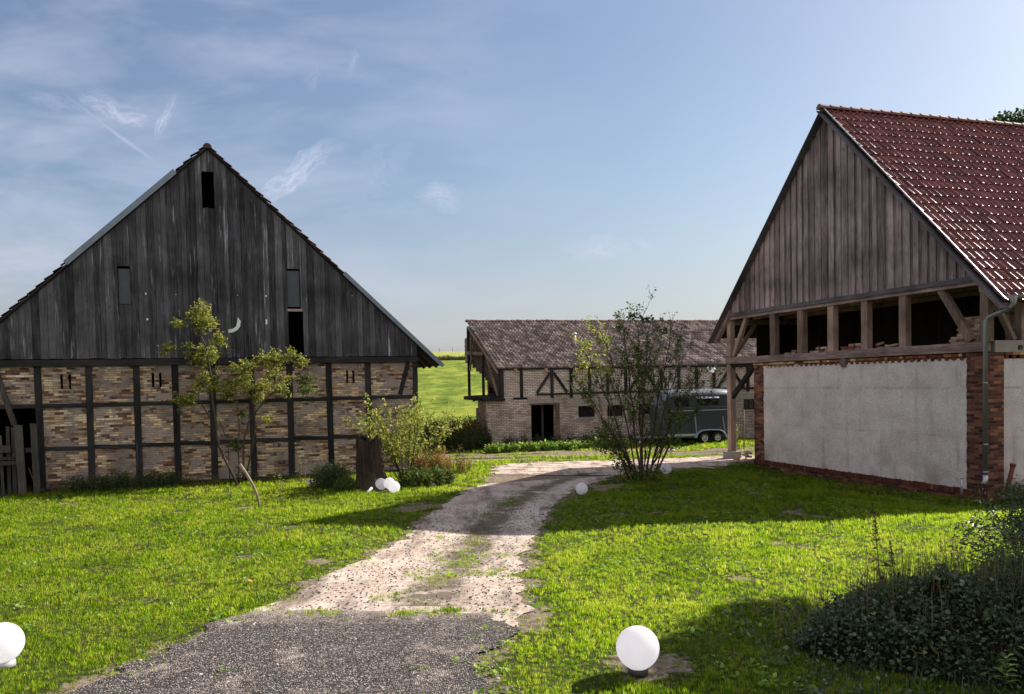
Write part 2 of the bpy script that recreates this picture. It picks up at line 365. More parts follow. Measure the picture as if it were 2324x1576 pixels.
def dirt_fn(k, tc, at):
    n = k.noise(tc, 1.1, 5, .6); m = k.noise(tc, 12, 5, .75); f = k.noise(tc, 70, 3, .75)
    rut = k.noise(k.mapping(tc, scale=(1.5, .28, 1), rot=(0, 0, R_(8))), 1.8, 5, .65)
    c = k.ramp(k.math('ADD', k.math('MULTIPLY', n, .4), k.math('MULTIPLY', m, .6)), [(.34, (.22, .16, .13)), (.47, (.50, .40, .335)), (.60, (.74, .62, .54))])
    c = k.mix(k.ramp(rut, [(.50, 0.0), (.66, .75)]), c, (.16, .12, .10))
    med = k.math('MULTIPLY', at, k.ramp(k.noise(tc, 2.4, 5, .7), [(.34, .25), (.58, 1.0)]))
    c = k.mix(k.ramp(med, [(.12, 0.0), (.55, .85)]), c, (.105, .085, .055))   # unworn dark strip between the wheel ruts
    vo = k.n('ShaderNodeTexVoronoi', i_Scale=32.0); k.L.new(tc, vo.inputs['Vector'])
    peb = k.ramp(vo.outputs['Distance'], [(.10, 1.0), (.28, 0.0)])
    pk = k.math('MULTIPLY', peb, k.ramp(k.noise(tc, 5, 3), [(.5, 0.0), (.6, 1.0)]))
    c = k.mix(k.math('MULTIPLY', pk, .7), c, k.mix(k.noise(tc, 40, 1), (.12, .10, .09), (.6, .52, .46)))
    c = k.mix(.5, c, k.ramp(f, [(.3, .55), (.7, 1.25)]), 'MULTIPLY')
    return c, k.math('ADD', k.math('MULTIPLY', m, .7), k.math('ADD', k.math('MULTIPLY', f, .5), k.math('MULTIPLY', peb, .4)))
MT['dirt'] = mat('pale_trodden_dirt', dirt_fn, .95, .1, bump=(1.0, .035))


def gravel_fn(k, tc, at):
    v = k.n('ShaderNodeTexVoronoi', i_Scale=58.0, i_Randomness=1.0); k.L.new(tc, v.inputs['Vector'])
    cr = k.sep(v.outputs['Color'])
    n = k.noise(tc, 1.6, 6, .7)
    c = k.ramp(cr[0], [(0.0, (.032, .029, .029)), (.36, (.10, .088, .084)), (.62, (.20, .172, .160)), (.82, (.38, .32, .29)), (1.0, (.62, .53, .48))])
    c = k.mix(k.ramp(v.outputs['Distance'], [(.25, 0.0), (.6, .8)]), c, (.02, .018, .018))
    pat = k.ramp(k.math('ADD', k.math('MULTIPLY', n, .75), k.math('MULTIPLY', k.noise(tc, 14, 4, .7), .25)), [(.54, 0.0), (.66, .8)])
    c = k.mix(pat, c, k.mix(cr[1], (.22, .175, .15), (.58, .49, .43)))
    gy = k.math('ADD', k.sep(tc)[1], k.math('MULTIPLY', k.math('SUBTRACT', k.noise(tc, 4, 5, .75), .5), 2.2))
    c = k.mix(k.n('ShaderNodeMapRange', clamp=True, i_0=gy, i_1=9.5, i_2=10.3, i_3=0.0, i_4=.75).outputs[0], c, k.mix(cr[1], (.24, .185, .155), (.62, .52, .45)))   # dirt trodden over the end of the gravel
    return c, k.math('SUBTRACT', 1.0, v.outputs['Distance'])
MT['gravel'] = mat('worn_grey_gravel', gravel_fn, .9, .2, bump=(1.0, .025))


# ------------------------------------------------------------------ mesh helpers
class MB:
    def __init__(s): s.v = []; s.f = []; s.r = []; s.mi = []; s.sm = []
    def add(s, vs, fs, r=None, mi=0, smooth=False):
        o = len(s.v); s.v.extend([tuple(p) for p in vs])
        if r is None: r = random.random()
        for f in fs: s.f.append(tuple(i + o for i in f)); s.r.append(r); s.mi.append(mi); s.sm.append(smooth)
    def box(s, a, b, r=None, mi=0, jit=0):
        x0, y0, z0 = a; x1, y1, z1 = b
        vs = [Vector((x, y, z)) for x in (x0, x1) for y in (y0, y1) for z in (z0, z1)]
        if jit: vs = [p + Vector([random.uniform(-jit, jit) for _ in range(3)]) for p in vs]
        s.add(vs, [(0, 1, 3, 2), (4, 6, 7, 5), (0, 4, 5, 1), (2, 3, 7, 6), (0, 2, 6, 4), (1, 5, 7, 3)], r, mi)
    def beam(s, p, q, w, d, upv=(0, 0, 1), r=None, mi=0, bev=0.0):
        p = Vector(p); q = Vector(q); z = (q - p).normalized(); x = Vector(upv).cross(z)
        if x.length < 1e-4: x = Vector((1, 0, 0)).cross(z)
        x.normalize(); y = z.cross(x)
        if bev:
            w2, d2 = w / 2, d / 2; b = bev
            prof = [(-w2 + b, -d2), (w2 - b, -d2), (w2, -d2 + b), (w2, d2 - b), (w2 - b, d2), (-w2 + b, d2), (-w2, d2 - b), (-w2, -d2 + b)]
        else: prof = [(-w / 2, -d / 2), (w / 2, -d / 2), (w / 2, d / 2), (-w / 2, d / 2)]
        n = len(prof)
        seg = max(1, int((q - p).length / .6)) if bev else 1
        vs = []
        for i in range(seg + 1):
            c = p.lerp(q, i / seg)
            if 0 < i < seg: c = c + x * random.uniform(-.006, .006) + y * random.uniform(-.004, .004)
            for (a, b_) in prof: vs.append(c + x * a + y * b_)
        fs = []
        for i in range(seg):
            for j in range(n): fs.append((i * n + j, i * n + (j + 1) % n, (i + 1) * n + (j + 1) % n, (i + 1) * n + j))
        fs.append(tuple(range(n))[::-1]); fs.append(tuple(seg * n + j for j in range(n)))
        s.add(vs, fs, r, mi)
    def prism(s, poly, a, b, fn, r=None, mi=0):
        """poly 2D list, extruded from a to b, fn(u,v,w)->xyz"""
        n = len(poly); vs = [fn(u, v, a) for u, v in poly] + [fn(u, v, b) for u, v in poly]
        fs = [tuple(range(n)), tuple(range(2 * n - 1, n - 1, -1))] + [(i, i + n, (i + 1) % n + n, (i + 1) % n) for i in range(n)]
        s.add(vs, fs, r, mi)
    def tube(s, pts, rad, n=8, r=None, mi=0, cap=True):
        pts = [Vector(p) for p in pts]; rad = rad if isinstance(rad, (list, tuple)) else [rad] * len(pts)
        vs = []; prev = None
        for i, p in enumerate(pts):
            t = (pts[min(i + 1, len(pts) - 1)] - pts[max(i - 1, 0)]).normalized()
            if prev is None:
                prev = t.orthogonal().normalized()
            x = (prev - t * prev.dot(t)).normalized(); prev = x; y = t.cross(x)
            for j in range(n):
                a = 2 * math.pi * j / n; vs.append(p + (x * math.cos(a) + y * math.sin(a)) * rad[i])
        fs = [(i * n + j, i * n + (j + 1) % n, (i + 1) * n + (j + 1) % n, (i + 1) * n + j) for i in range(len(pts) - 1) for j in range(n)]
        if cap: fs += [tuple(range(n))[::-1], tuple((len(pts) - 1) * n + j for j in range(n))]
        s.add(vs, fs, r, mi, smooth=n > 5)
    def lathe(s, prof, n=24, c=(0, 0, 0), axis='z', r=None, mi=0):
        vs = []
        for (rr, h) in prof:
            for j in range(n):
                a = 2 * math.pi * j / n; x, y = rr * math.cos(a), rr * math.sin(a)
                p = {'z': (x, y, h), 'y': (x, h, y), 'x': (h, x, y)}[axis]
                vs.append((p[0] + c[0], p[1] + c[1], p[2] + c[2]))
        fs = [(i * n + j, i * n + (j + 1) % n, (i + 1) * n + (j + 1) % n, (i + 1) * n + j) for i in range(len(prof) - 1) for j in range(n)]
        s.add(vs, fs, r, mi, smooth=True)
    def build(s, name, m, parent=None):
        me = bpy.data.meshes.new(name)
        me.from_pydata(s.v, [], s.f)
        ms = m if isinstance(m, (list, tuple)) else [m]
        for q in ms: me.materials.append(MT[q] if isinstance(q, str) else q)
        me.polygons.foreach_set('material_index', s.mi); me.polygons.foreach_set('use_smooth', s.sm)
        at = me.attributes.new('rnd', 'FLOAT', 'FACE'); at.data.foreach_set('value', s.r)
        me.update()
        o = bpy.data.objects.new(name, me); C.objects.link(o)
        if parent: o.parent = parent
        return o


def fastmesh(name, V, Fc, rnd, m, parent=None, smooth=False):
    """V (n,3) array, Fc (m,k) array all same k"""
    me = bpy.data.meshes.new(name); k = Fc.shape[1]
    me.vertices.add(len(V)); me.vertices.foreach_set('co', np.asarray(V, np.float32).ravel())
    me.loops.add(Fc.size); me.loops.foreach_set('vertex_index', Fc.astype(np.int32).ravel())
    me.polygons.add(len(Fc)); me.polygons.foreach_set('loop_start', np.arange(0, Fc.size, k, dtype=np.int32))
    me.polygons.foreach_set('use_smooth', np.full(len(Fc), smooth))
    if m: me.materials.append(MT[m] if isinstance(m, str) else m)
    at = me.attributes.new('rnd', 'FLOAT', 'FACE'); at.data.foreach_set('value', np.asarray(rnd, np.float32))
    me.update(calc_edges=True)
    o = bpy.data.objects.new(name, me); C.objects.link(o)
    if parent: o.parent = parent
    return o


def tag(o, label=None, cat=None, group=None, kind=None):
    if label: o['label'] = label
    if cat: o['category'] = cat
    if group: o['group'] = group
    if kind: o['kind'] = kind
    return o


def empty(name, loc=(0, 0, 0), rz=0.0, rot=None):
    o = bpy.data.objects.new(name, None); C.objects.link(o); o.location = loc
    o.rotation_euler = rot if rot else (0, 0, rz); o.empty_display_size = .2
    return o


def copy_tree(o, parent=None):
    c = o.copy(); C.objects.link(c); c.parent = parent
    for ch in list(o.children): copy_tree(ch, c)
    return c


def wall(mb, x0, x1, z0, z1, y0, y1, holes=(), r=.5, mi=0):
    """wall slab in x-z, thickness y0..y1, with rectangular holes"""
    xs = sorted({x0, x1} | {min(max(h[i], x0), x1) for h in holes for i in (0, 1)})
    zs = sorted({z0, z1} | {min(max(h[i], z0), z1) for h in holes for i in (2, 3)})
    def solid(i, j):
        if i < 0 or j < 0 or i >= len(xs) - 1 or j >= len(zs) - 1: return False
        cx, cz = (xs[i] + xs[i + 1]) / 2, (zs[j] + zs[j + 1]) / 2
        return not any(h[0] < cx < h[1] and h[2] < cz < h[3] for h in holes)
    for i in range(len(xs) - 1):
        for j in range(len(zs) - 1):
            if not solid(i, j): continue
            a, b, c, d = xs[i], xs[i + 1], zs[j], zs[j + 1]
            mb.add([(a, y0, c), (b, y0, c), (b, y0, d), (a, y0, d)], [(0, 1, 2, 3)], r, mi)
            mb.add([(a, y1, c), (b, y1, c), (b, y1, d), (a, y1, d)], [(3, 2, 1, 0)], r, mi)
            if not solid(i - 1, j): mb.add([(a, y0, c), (a, y1, c), (a, y1, d), (a, y0, d)], [(0, 3, 2, 1)], r, mi)
            if not solid(i + 1, j): mb.add([(b, y0, c), (b, y1, c), (b, y1, d), (b, y0, d)], [(0, 1, 2, 3)], r, mi)
            if not solid(i, j - 1): mb.add([(a, y0, c), (b, y0, c), (b, y1, c), (a, y1, c)], [(0, 3, 2, 1)], r, mi)
            if not solid(i, j + 1): mb.add([(a, y0, d), (b, y0, d), (b, y1, d), (a, y1, d)], [(0, 1, 2, 3)], r, mi)


def tile_roof(O, a, s, width, length, tw, course, prof, lip=.03, jit=.006, skip_under=False, r_in=(0, 1)):
    """tile field: O lower corner, a unit vector along the eave, s unit vector up the slope"""
    O = Vector(O); a = Vector(a).normalized(); s = Vector(s).normalized(); n = a.cross(s).normalized()
    if n.z < 0: n = -n
    nt = int(width / tw); nc = int(math.ceil(length / course)); npf = len(prof)
    V = []; Fc = []; R = []
    Oa, aa, sa, na = [np.array(q) for q in (O, a, s, n)]
    for j in range(nc):
        s0 = j * course; s1 = min(length, s0 + course * 1.02)
        for i in range(nt):
            dj = rng.normal(0, jit); tilt = rng.normal(0, jit); rr = rng.uniform(*r_in)
            base = len(V)
            for (fr, h) in prof:
                uu = (i + fr) * tw
                V.append(Oa + aa * uu + sa * (s0 + dj) + na * (h + lip + tilt))
                V.append(Oa + aa * uu + sa * s1 + na * (h + tilt * .3))
                V.append(Oa + aa * uu + sa * (s0 + dj) + na * (-.012))
            for q in range(npf - 1):
                b = base + q * 3
                Fc.append((b, b + 3, b + 4, b + 1)); R.append(rr)
                Fc.append((b + 2, b + 5, b + 3, b)); R.append(rr * .6)
            b = base + (npf - 1) * 3
    return np.array(V), np.array(Fc), np.array(R)


# ------------------------------------------------------------------ terrain
def gz(x, y):
    ys = [-20, 8, 22, 38, 47, 60, 200, 262, 300, 900]
    zs = [0, 0, -.35, -.5, -.5, .15, 8.3, 12.85, 13.2, 13.0]
    z = float(np.interp(y, ys, zs))
    ru, rv = (x - 12.03) * -.29987 + (y - 21) * .95398, (x - 12.03) * -.95398 + (y - 21) * -.29987   # along / out from the plastered wall
    z -= .24 * max(0, min(1, (4.5 - abs(rv)) / 3.2)) * max(0, min(1, (11.0 - ru) / 2.5)) * max(0, min(1, (ru + 3) / 2))
    z -= .24 * math.exp(-((x + .2) / 2.3) ** 2 - ((y - 15.8) / 3.6) ** 2)
    return z


def gzn(x, y):
    amp = .03 if y < 45 else .12
    return gz(x, y) + amp * noise.noise(Vector((x * .35, y * .35, 0))) + (0 if y > 45 else .012 * noise.noise(Vector((x * 1.7, y * 1.7, 3))))


def sdist(poly, x, y):
    """signed distance, positive inside"""
    inside = False; d = 1e9; n = len(poly)
    for i in range(n):
        x1, y1 = poly[i]; x2, y2 = poly[(i + 1) % n]
        if (y1 > y) != (y2 > y) and x < (x2 - x1) * (y - y1) / (y2 - y1) + x1: inside = not inside
        dx, dy = x2 - x1, y2 - y1; t = max(0, min(1, ((x - x1) * dx + (y - y1) * dy) / (dx * dx + dy * dy + 1e-9)))
        d = min(d, math.hypot(x - x1 - t * dx, y - y1 - t * dy))
    return d if inside else -d

GRAVEL = [(-4.4, 3.0), (-4.1, 6.0), (-3.88, 7.42), (-3.65, 8.78), (-3.52, 9.46), (-3.28, 9.99), (-2.7, 10.22), (-2.25, 10.2), (-1.45, 10.0), (-.71, 10.03), (-.12, 9.94), (-.14, 9.3), (-.2, 8.54), (-.38, 8.11), (-.3, 7.61), (-.16, 7.21), (-.1, 5.5), (0, 3.0)]
DIRTL = [(-3.5, 9.4), (-3.15, 10.14), (-3.0, 10.82), (-2.82, 12.32), (-2.6, 14.08), (-2.3, 15.39), (-1.95, 18.95), (-1.6, 22.36), (-.95, 25.37), (-.6, 28.3), (-.7, 30.0), (-.5, 31.6)]
DIRTR = [(0.0, 9.3), (.1, 9.96), (.08, 11.42), (.06, 12.99), (.17, 14.58), (.55, 17.84), (1.0, 20.6), (1.83, 23.73), (3.39, 27.07), (6.01, 29.25), (7.9, 30.6), (9.3, 31.6), (12.5, 33.2)]
DIRT = DIRTL + [(0.5, 32.3), (4.0, 32.5), (9.0, 33.4), (12.5, 34.2)] + DIRTR[::-1]


def vn(x, y, s, seed=0): return noise.fractal(Vector((x * s, y * s, seed)), 1.0, 2.0, 3)


def bare(x, y):
    """0 grass .. 1 bare soil"""
    d = max(sdist(DIRT, x, y), sdist(GRAVEL, x, y))
    b = max(0, min(1, .5 + (d + .12 + .45 * vn(x, y, 1.3)) / .85))
    # grassy middle of the track
    if 9.9 < y < 24:
        cx = np.interp(y, [9.9, 12.4, 15.2, 17.4, 20.3, 24], [-1.3, -1.05, -.85, -.95, -.35, .7])
        m = 1 - abs(x - cx) / (.55 if y < 16 else .45)
        m = m * .9 + 1.2 * vn(x, y, 1.6, 5) - .15
        if m > .12 and y < 22: b = min(b, max(0, .62 - m * .9))
    if 29 < y < 41 and x > -4:          # patchy ground behind the yard
        p = vn(x * .28, y * 1.1, 1.0, 9) * 1.5 + (1 - abs(y - 36.8) / 2.4) * .55
        if y > 33: b = max(0, min(1, .35 + p * 1.15)) if y > 34.2 else max(b * .6, min(1, .4 + p))
        if y > 38.6: b = 0
    # worn spots in the lawn
    if y < 30:
        q = vn(x, y, .55, 21)
        near = max(0, 1 + d / 1.6) if d < 0 else 1
        b = max(b, min(.8, (q - .42 + .30 * near) * 2.2)) if q > .2 else b
    g = math.hypot(x - 1.2, (y - 7.9)) 
    b = max(b, min(.75, 1.0 - g / .75 + .5 * vn(x, y, 2.3, 2)))
    return max(0, min(1, b))


def make_ground():
    xs = np.concatenate([-np.geomspace(2500, 30, 26), np.arange(-28, -16, 1.0), np.arange(-16, 16, .22), np.arange(16, 29, 1.0), np.geomspace(30, 2500, 26)])
    ys = np.concatenate([[-60, -20, -5, 0], np.arange(2, 42, .22), np.arange(42, 70, 1.0), np.geomspace(70, 300, 60), [340, 400, 600, 900, 2500]])
    nx, ny = len(xs), len(ys)
    V = np.zeros((ny * nx, 3)); B = np.zeros(ny * nx)
    for j, y in enumerate(ys):
        for i, x in enumerate(xs):
            k = j * nx + i; V[k] = (x, y, gzn(x, y))
            if 4 < y < 41 and -16 < x < 14: B[k] = bare(x, y)
    ii, jj = np.meshgrid(np.arange(nx - 1), np.arange(ny - 1)); a = (jj * nx + ii).ravel()
    Fc = np.stack([a, a + 1, a + nx + 1, a + nx], 1)
    me = bpy.data.meshes.new('ground'); me.vertices.add(len(V)); me.vertices.foreach_set('co', V.astype(np.float32).ravel())
    me.loops.add(Fc.size); me.loops.foreach_set('vertex_index', Fc.astype(np.int32).ravel())
    me.polygons.add(len(Fc)); me.polygons.foreach_set('loop_start', np.arange(0, Fc.size, 4, dtype=np.int32))
    me.polygons.foreach_set('use_smooth', np.full(len(Fc), True)); me.materials.append(MT['ground'])
    at = me.attributes.new('rnd', 'FLOAT', 'POINT'); at.data.foreach_set('value', B.astype(np.float32))
    me.update(calc_edges=True); o = bpy.data.objects.new('ground', me); C.objects.link(o)
    tag(o, 'lawn and rising meadow behind the farm buildings', kind='structure')
make_ground()


def strip(name, L, Rr, m, lift, dens=.12, nz=.10):
    """sheet between two edge lines with ragged edges"""
    def res(P):
        P = [Vector(p) for p in P]; out = []; tot = 0; cum = [0]
        for a, b in zip(P, P[1:]): tot += (b - a).length; cum.append(tot)
        return P, cum, tot
    PL, cl, tl = res(L); PR, cr, tr = res(Rr)
    n = int(max(tl, tr) / dens)
    def at(P, c, t):
        for i in range(len(P) - 1):
            if t <= c[i + 1] + 1e-9: return P[i].lerp(P[i + 1], (t - c[i]) / (c[i + 1] - c[i]))
        return P[-1]
    mx = 28; V = []
    for i in range(n + 1):
        p = at(PL, cl, tl * i / n); q = at(PR, cr, tr * i / n)
        p = p + Vector((nz * 2.2 * vn(p.x, p.y, 1.7, 1), nz * vn(p.x, p.y, 2.7, 2))); q = q + Vector((nz * 2.2 * vn(q.x, q.y, 1.7, 4), nz * vn(q.x, q.y, 2.7, 5)))
        for j in range(mx + 1):
            w = p.lerp(q, j / mx); V.append((w.x, w.y, gzn(w.x, w.y) + lift + .006))
    Fc = [(i * (mx + 1) + j, i * (mx + 1) + j + 1, (i + 1) * (mx + 1) + j + 1, (i + 1) * (mx + 1) + j) for i in range(n) for j in range(mx)]
    rn = []
    for f in Fc:
        x, y = V[f[0]][0], V[f[0]][1]; cx = np.interp(y, [9.9, 12.4, 15.2, 17.4, 20.3, 24, 27, 30], [-1.3, -1.05, -.85, -.75, -.25, .7, 1.9, 4.0])
        rn.append(max(0, 1 - abs(x - cx) / .62) if 10.3 < y < 28 else 0)
    return fastmesh(name, np.array(V), np.array(Fc), rn, m, smooth=True)
o = strip('dirt_track', DIRTL[:9], DIRTR[:9] , 'dirt', .012); tag(o, 'pale trodden dirt track between the two barns', kind='structure')
o = strip('dirt_yard', [(-.6, 28.2), (-.7, 29.8), (-.6, 31.2), (-.4, 32.0), (0.9, 32.4), (4.0, 32.6), (9.0, 33.4), (12.5, 34.2)], [(3.5, 27.1), (4.6, 28.1), (6.01, 29.25), (7.2, 30.1), (7.9, 30.6), (9.3, 31.6), (11, 32.4), (12.9, 33.2)], 'dirt', .016, nz=.30); tag(o, 'bare pale earth of the yard before the far barn', kind='structure')
gL = [p for p in GRAVEL[:7]]; gR = [(0, 3.0), (-.1, 5.5), (-.16, 7.21), (-.3, 7.61), (-.38, 8.11), (-.2, 8.54), (-.14, 9.3), (-.12, 9.94)]
o = strip('gravel_drive', gL, gR, 'gravel', .022, nz=.13); tag(o, 'worn grey gravel drive in the foreground', kind='structure')


# ------------------------------------------------------------------ geometry-node scatter (lawn, pebbles)
SRC = bpy.data.collections.new('scatter_sources')


def scatter(name, pts, rots, scales, sources, label, cat):
    sub = bpy.data.collections.new(name + '_sources')
    for s_ in sources:
        for cc in list(s_.users_collection): cc.objects.unlink(s_)
        sub.objects.link(s_)
    me = bpy.data.meshes.new(name); me.vertices.add(len(pts)); me.vertices.foreach_set('co', np.asarray(pts, np.float32).ravel())
    a = me.attributes.new('rot', 'FLOAT_VECTOR', 'POINT'); a.data.foreach_set('vector', np.asarray(rots, np.float32).ravel())
    a = me.attributes.new('scl', 'FLOAT', 'POINT'); a.data.foreach_set('value', np.asarray(scales, np.float32))
    o = bpy.data.objects.new(name, me); C.objects.link(o)
    g = bpy.data.node_groups.new(name, 'GeometryNodeTree')
    g.interface.new_socket('Geometry', in_out='INPUT', socket_type='NodeSocketGeometry'); g.interface.new_socket('Geometry', in_out='OUTPUT', socket_type='NodeSocketGeometry')
    k = NT(g); gi = k.n('NodeGroupInput'); go = k.n('NodeGroupOutput')
    ci = k.n('GeometryNodeCollectionInfo'); ci.inputs['Collection'].default_value = sub; ci.inputs['Separate Children'].default_value = True; ci.inputs['Reset Children'].default_value = True
    ip = k.n('GeometryNodeInstanceOnPoints'); ip.inputs['Pick Instance'].default_value = True
    ra = k.n('GeometryNodeInputNamedAttribute', data_type='FLOAT_VECTOR'); ra.inputs['Name'].default_value = 'rot'
    sa = k.n('GeometryNodeInputNamedAttribute', data_type='FLOAT'); sa.inputs['Name'].default_value = 'scl'
    m2p = k.n('GeometryNodeMeshToPoints')
    k.L.new(gi.outputs[0], m2p.inputs[0]); k.L.new(m2p.outputs[0], ip.inputs['Points']); k.L.new(ci.outputs[0], ip.inputs['Instance'])
    k.L.new(ra.outputs[0], ip.inputs['Rotation']); k.L.new(sa.outputs[0], ip.inputs['Scale']); k.L.new(ip.outputs[0], go.inputs[0])
    md = o.modifiers.new('scatter', 'NODES'); md.node_group = g
    return tag(o, label, cat, kind='stuff')


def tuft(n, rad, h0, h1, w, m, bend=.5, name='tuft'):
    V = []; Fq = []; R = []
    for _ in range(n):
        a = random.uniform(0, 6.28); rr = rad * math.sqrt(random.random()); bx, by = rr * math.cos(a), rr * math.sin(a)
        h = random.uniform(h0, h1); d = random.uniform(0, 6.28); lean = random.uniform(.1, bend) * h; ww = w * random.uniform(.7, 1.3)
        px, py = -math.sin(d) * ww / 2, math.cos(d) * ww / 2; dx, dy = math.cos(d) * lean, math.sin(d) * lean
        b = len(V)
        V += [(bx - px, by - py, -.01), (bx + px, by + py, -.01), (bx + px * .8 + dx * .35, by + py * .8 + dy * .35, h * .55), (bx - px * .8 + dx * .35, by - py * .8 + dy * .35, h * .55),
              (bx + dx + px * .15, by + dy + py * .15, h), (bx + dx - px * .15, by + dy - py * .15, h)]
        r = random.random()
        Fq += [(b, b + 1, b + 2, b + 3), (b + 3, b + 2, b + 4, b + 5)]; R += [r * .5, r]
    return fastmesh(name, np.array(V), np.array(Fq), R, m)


BUILDINGS = []   # keep-out boxes (origin, angle, x0,x1,y0,y1)
def inside_building(x, y):
    for (ox, oy, ang, x0, x1, y0, y1) in BUILDINGS:
        dx, dy = x - ox, y - oy; u = dx * math.cos(ang) + dy * math.sin(ang); v = -dx * math.sin(ang) + dy * math.cos(ang)
        if x0 < u < x1 and y0 < v < y1: return True
    return False
BUILDINGS += [(-14.81, 26, R_(20.6), -8, 12.2, 0, 14), (12.03, 21, R_(107.45), -1, 10.2, -18, 0), (-1.36, 40, R_(16), .2, 30, 0, 8)]


def lawn():
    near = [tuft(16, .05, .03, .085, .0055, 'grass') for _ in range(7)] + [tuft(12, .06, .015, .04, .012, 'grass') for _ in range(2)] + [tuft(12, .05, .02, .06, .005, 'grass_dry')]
    clover = []
    P, Rt, Sc = [], [], []
    def ring(y0, y1, dens, s0, s1, margin=1.5):
        area = 0
        yy = y0
        while yy < y1:
            dy = .5; hw_l = -.64 * (yy + dy) - margin; hw_r = .66 * (yy + dy) + margin
            n = int((hw_r - hw_l) * dy * dens)
            for _ in range(n):
                x = random.uniform(hw_l, hw_r); y = yy + random.random() * dy
                if x < -15 and y > 20 or x > 14.5 and y > 20.5: continue
                b = bare(x, y)
                if random.random() < b * 1.15 - .12: continue
                if inside_building(x, y): continue
                P.append((x, y, gzn(x, y))); Rt.append((random.uniform(-.15, .15), random.uniform(-.15, .15), random.uniform(0, 6.28)))
                lush = .8 + .45 * vn(x, y, .8, 31)
                Sc.append(random.uniform(s0, s1) * (1 - .45 * b) * lush)
            yy += dy
    ring(6.2, 10, 470, .58, .92, .4); ring(10, 15, 290, .68, 1.08); ring(15, 23, 150, .85, 1.4); ring(23, 34, 70, 1.15, 1.8); ring(34, 47, 30, 1.6, 2.4)
    for _ in range(420):
        x = random.gauss(-1.25, .75); y = 10.05 + random.gauss(0, .10)
        if vn(x, y, 1.4, 71) < .0 or x > -.1 or x < -3: continue
        P.append((x, y, gzn(x, y) + .03)); Rt.append((0, 0, random.uniform(0, 6.28))); Sc.append(random.uniform(.4, .8))
    scatter('lawn_grass', P, Rt, Sc, near, 'short sunlit lawn grass around the barns', 'grass')
lawn()


def blob_stone(r, seed, sq=.6):
    import bmesh
    bm = bmesh.new(); bmesh.ops.create_icosphere(bm, subdivisions=2, radius=r)
    for v in bm.verts:
        v.co += v.co.normalized() * r * .45 * noise.noise(v.co / r * .9 + Vector((seed, 0, 0)))
        v.co.z *= sq
    me = bpy.data.meshes.new('stone'); bm.to_mesh(me); bm.free(); me.materials.append(MT['stone'])
    return me


def pebbles():
    src = []
    for i in range(4):
        o = bpy.data.objects.new('pebble', blob_stone(.012, i * 3.3)); C.objects.link(o); o.data.materials[0] = MT['pebble']; src.append(o)
    P, Rt, Sc = [], [], []
    for _ in range(14000):
        y = 6.5 + 14 * random.random() ** 1.6; x = random.uniform(-4, 1.2)
        d = max(sdist(DIRT, x, y), sdist(GRAVEL, x, y))
        if d < -.15 or (sdist(GRAVEL, x, y) < 0 and random.random() < .45): continue
        P.append((x, y, gzn(x, y) + .026)); Rt.append((0, 0, random.uniform(0, 6.28))); Sc.append(random.uniform(.35, 1.25) * (1.6 if random.random() < .06 else 1))
    scatter('pebbles', P, Rt, Sc, src, 'small loose stones strewn over the gravel drive', 'gravel')
pebbles()


# ------------------------------------------------------------------ boards helper
def boards(mb, u0, u1, z0, top, w, openings, y0, thick, proud=.0, jit=.003, wj=.25, dirn=-1, bottom_jit=.01):
    """vertical boards between u0 and u1; top(u) gives the sloping top; alternate boards may stand proud"""
    edges = [u0]
    cuts = sorted({e for o in openings for e in o[:2] if u0 < e < u1}) + [u1]
    for c in cuts:
        s = edges[-1]; n = max(1, round((c - s) / w))
        ws = np.array([random.uniform(1 - wj, 1 + wj) for _ in range(n)]); ws = ws / ws.sum() * (c - s)
        for q in ws: edges.append(edges[-1] + q)
        edges[-1] = c
    for i, (a, b) in enumerate(zip(edges, edges[1:])):
        r = random.random(); m = (a + b) / 2
        off = proud * (i % 2) + random.uniform(0, jit)
        ya = y0 + dirn * off; yb = ya + dirn * thick
        g = .004 if not proud else (-.018 if i % 2 else -.0)
        zb = z0 + random.uniform(0, bottom_jit)
        spans = [(zb, None)]
        for o in openings:
            if o[0] <= m <= o[1]:
                ns = []
                for (s, e) in spans:
                    if s >= o[3] or (e is not None and e <= o[2]): ns.append((s, e)); continue
                    if o[2] > s: ns.append((s, o[2] + random.uniform(-.03, .01)))
                    if e is None or e > o[3]: ns.append((o[3], e))
                spans = ns
        aa, bb = a + g, b - g
        for (s, e) in spans:
            if e is None:
                ta, tb = top(aa), top(bb)
                if max(ta, tb) <= s: continue
                ta, tb = max(ta, s + .001), max(tb, s + .001)
                poly = [(aa, s), (bb, s), (bb, tb), (aa, ta)]
                pk = getattr(top, 'peak', None)
                if pk is not None and aa < pk < bb: poly = [(aa, s), (bb, s), (bb, tb), (pk, top(pk)), (aa, ta)]
            else: poly = [(aa, s), (bb, s), (bb, e), (aa, e)]
            mb.prism(poly, ya, yb, lambda u, v, q: (u, q, v), r)


def part(mb, name, m, parent, label=None):
    o = mb.build(name, m, parent)
    if label: o['label'] = label
    return o


def one_beam(name, m, parent, p, q, w, d, upv=(0, 1, 0), bev=.012, label=None):
    b = MB(); b.beam(p, q, w, d, upv, bev=bev); return part(b, name, m, parent, label)


def slab(mb, O, a, s, wa, ls, th, r=.5):
    """thin slab below a roof plane"""
    O = Vector(O); a = Vector(a).normalized(); s = Vector(s).normalized(); n = a.cross(s).normalized()
    if n.z < 0: n = -n
    P = [O, O + a * wa, O + a * wa + s * ls, O + s * ls]
    mb.add([p - n * .015 for p in P] + [p - n * (.015 + th) for p in P], [(0, 1, 2, 3), (7, 6, 5, 4), (0, 4, 5, 1), (1, 5, 6, 2), (2, 6, 7, 3), (3, 7, 4, 0)], r)


def roof_part(name, m, parent, O, a, s, width, length, tw, course, prof, **kw):
    V, Fc, R = tile_roof(O, a, s, width, length, tw, course, prof, **kw)
    return fastmesh(name, V, Fc, R, m, parent)


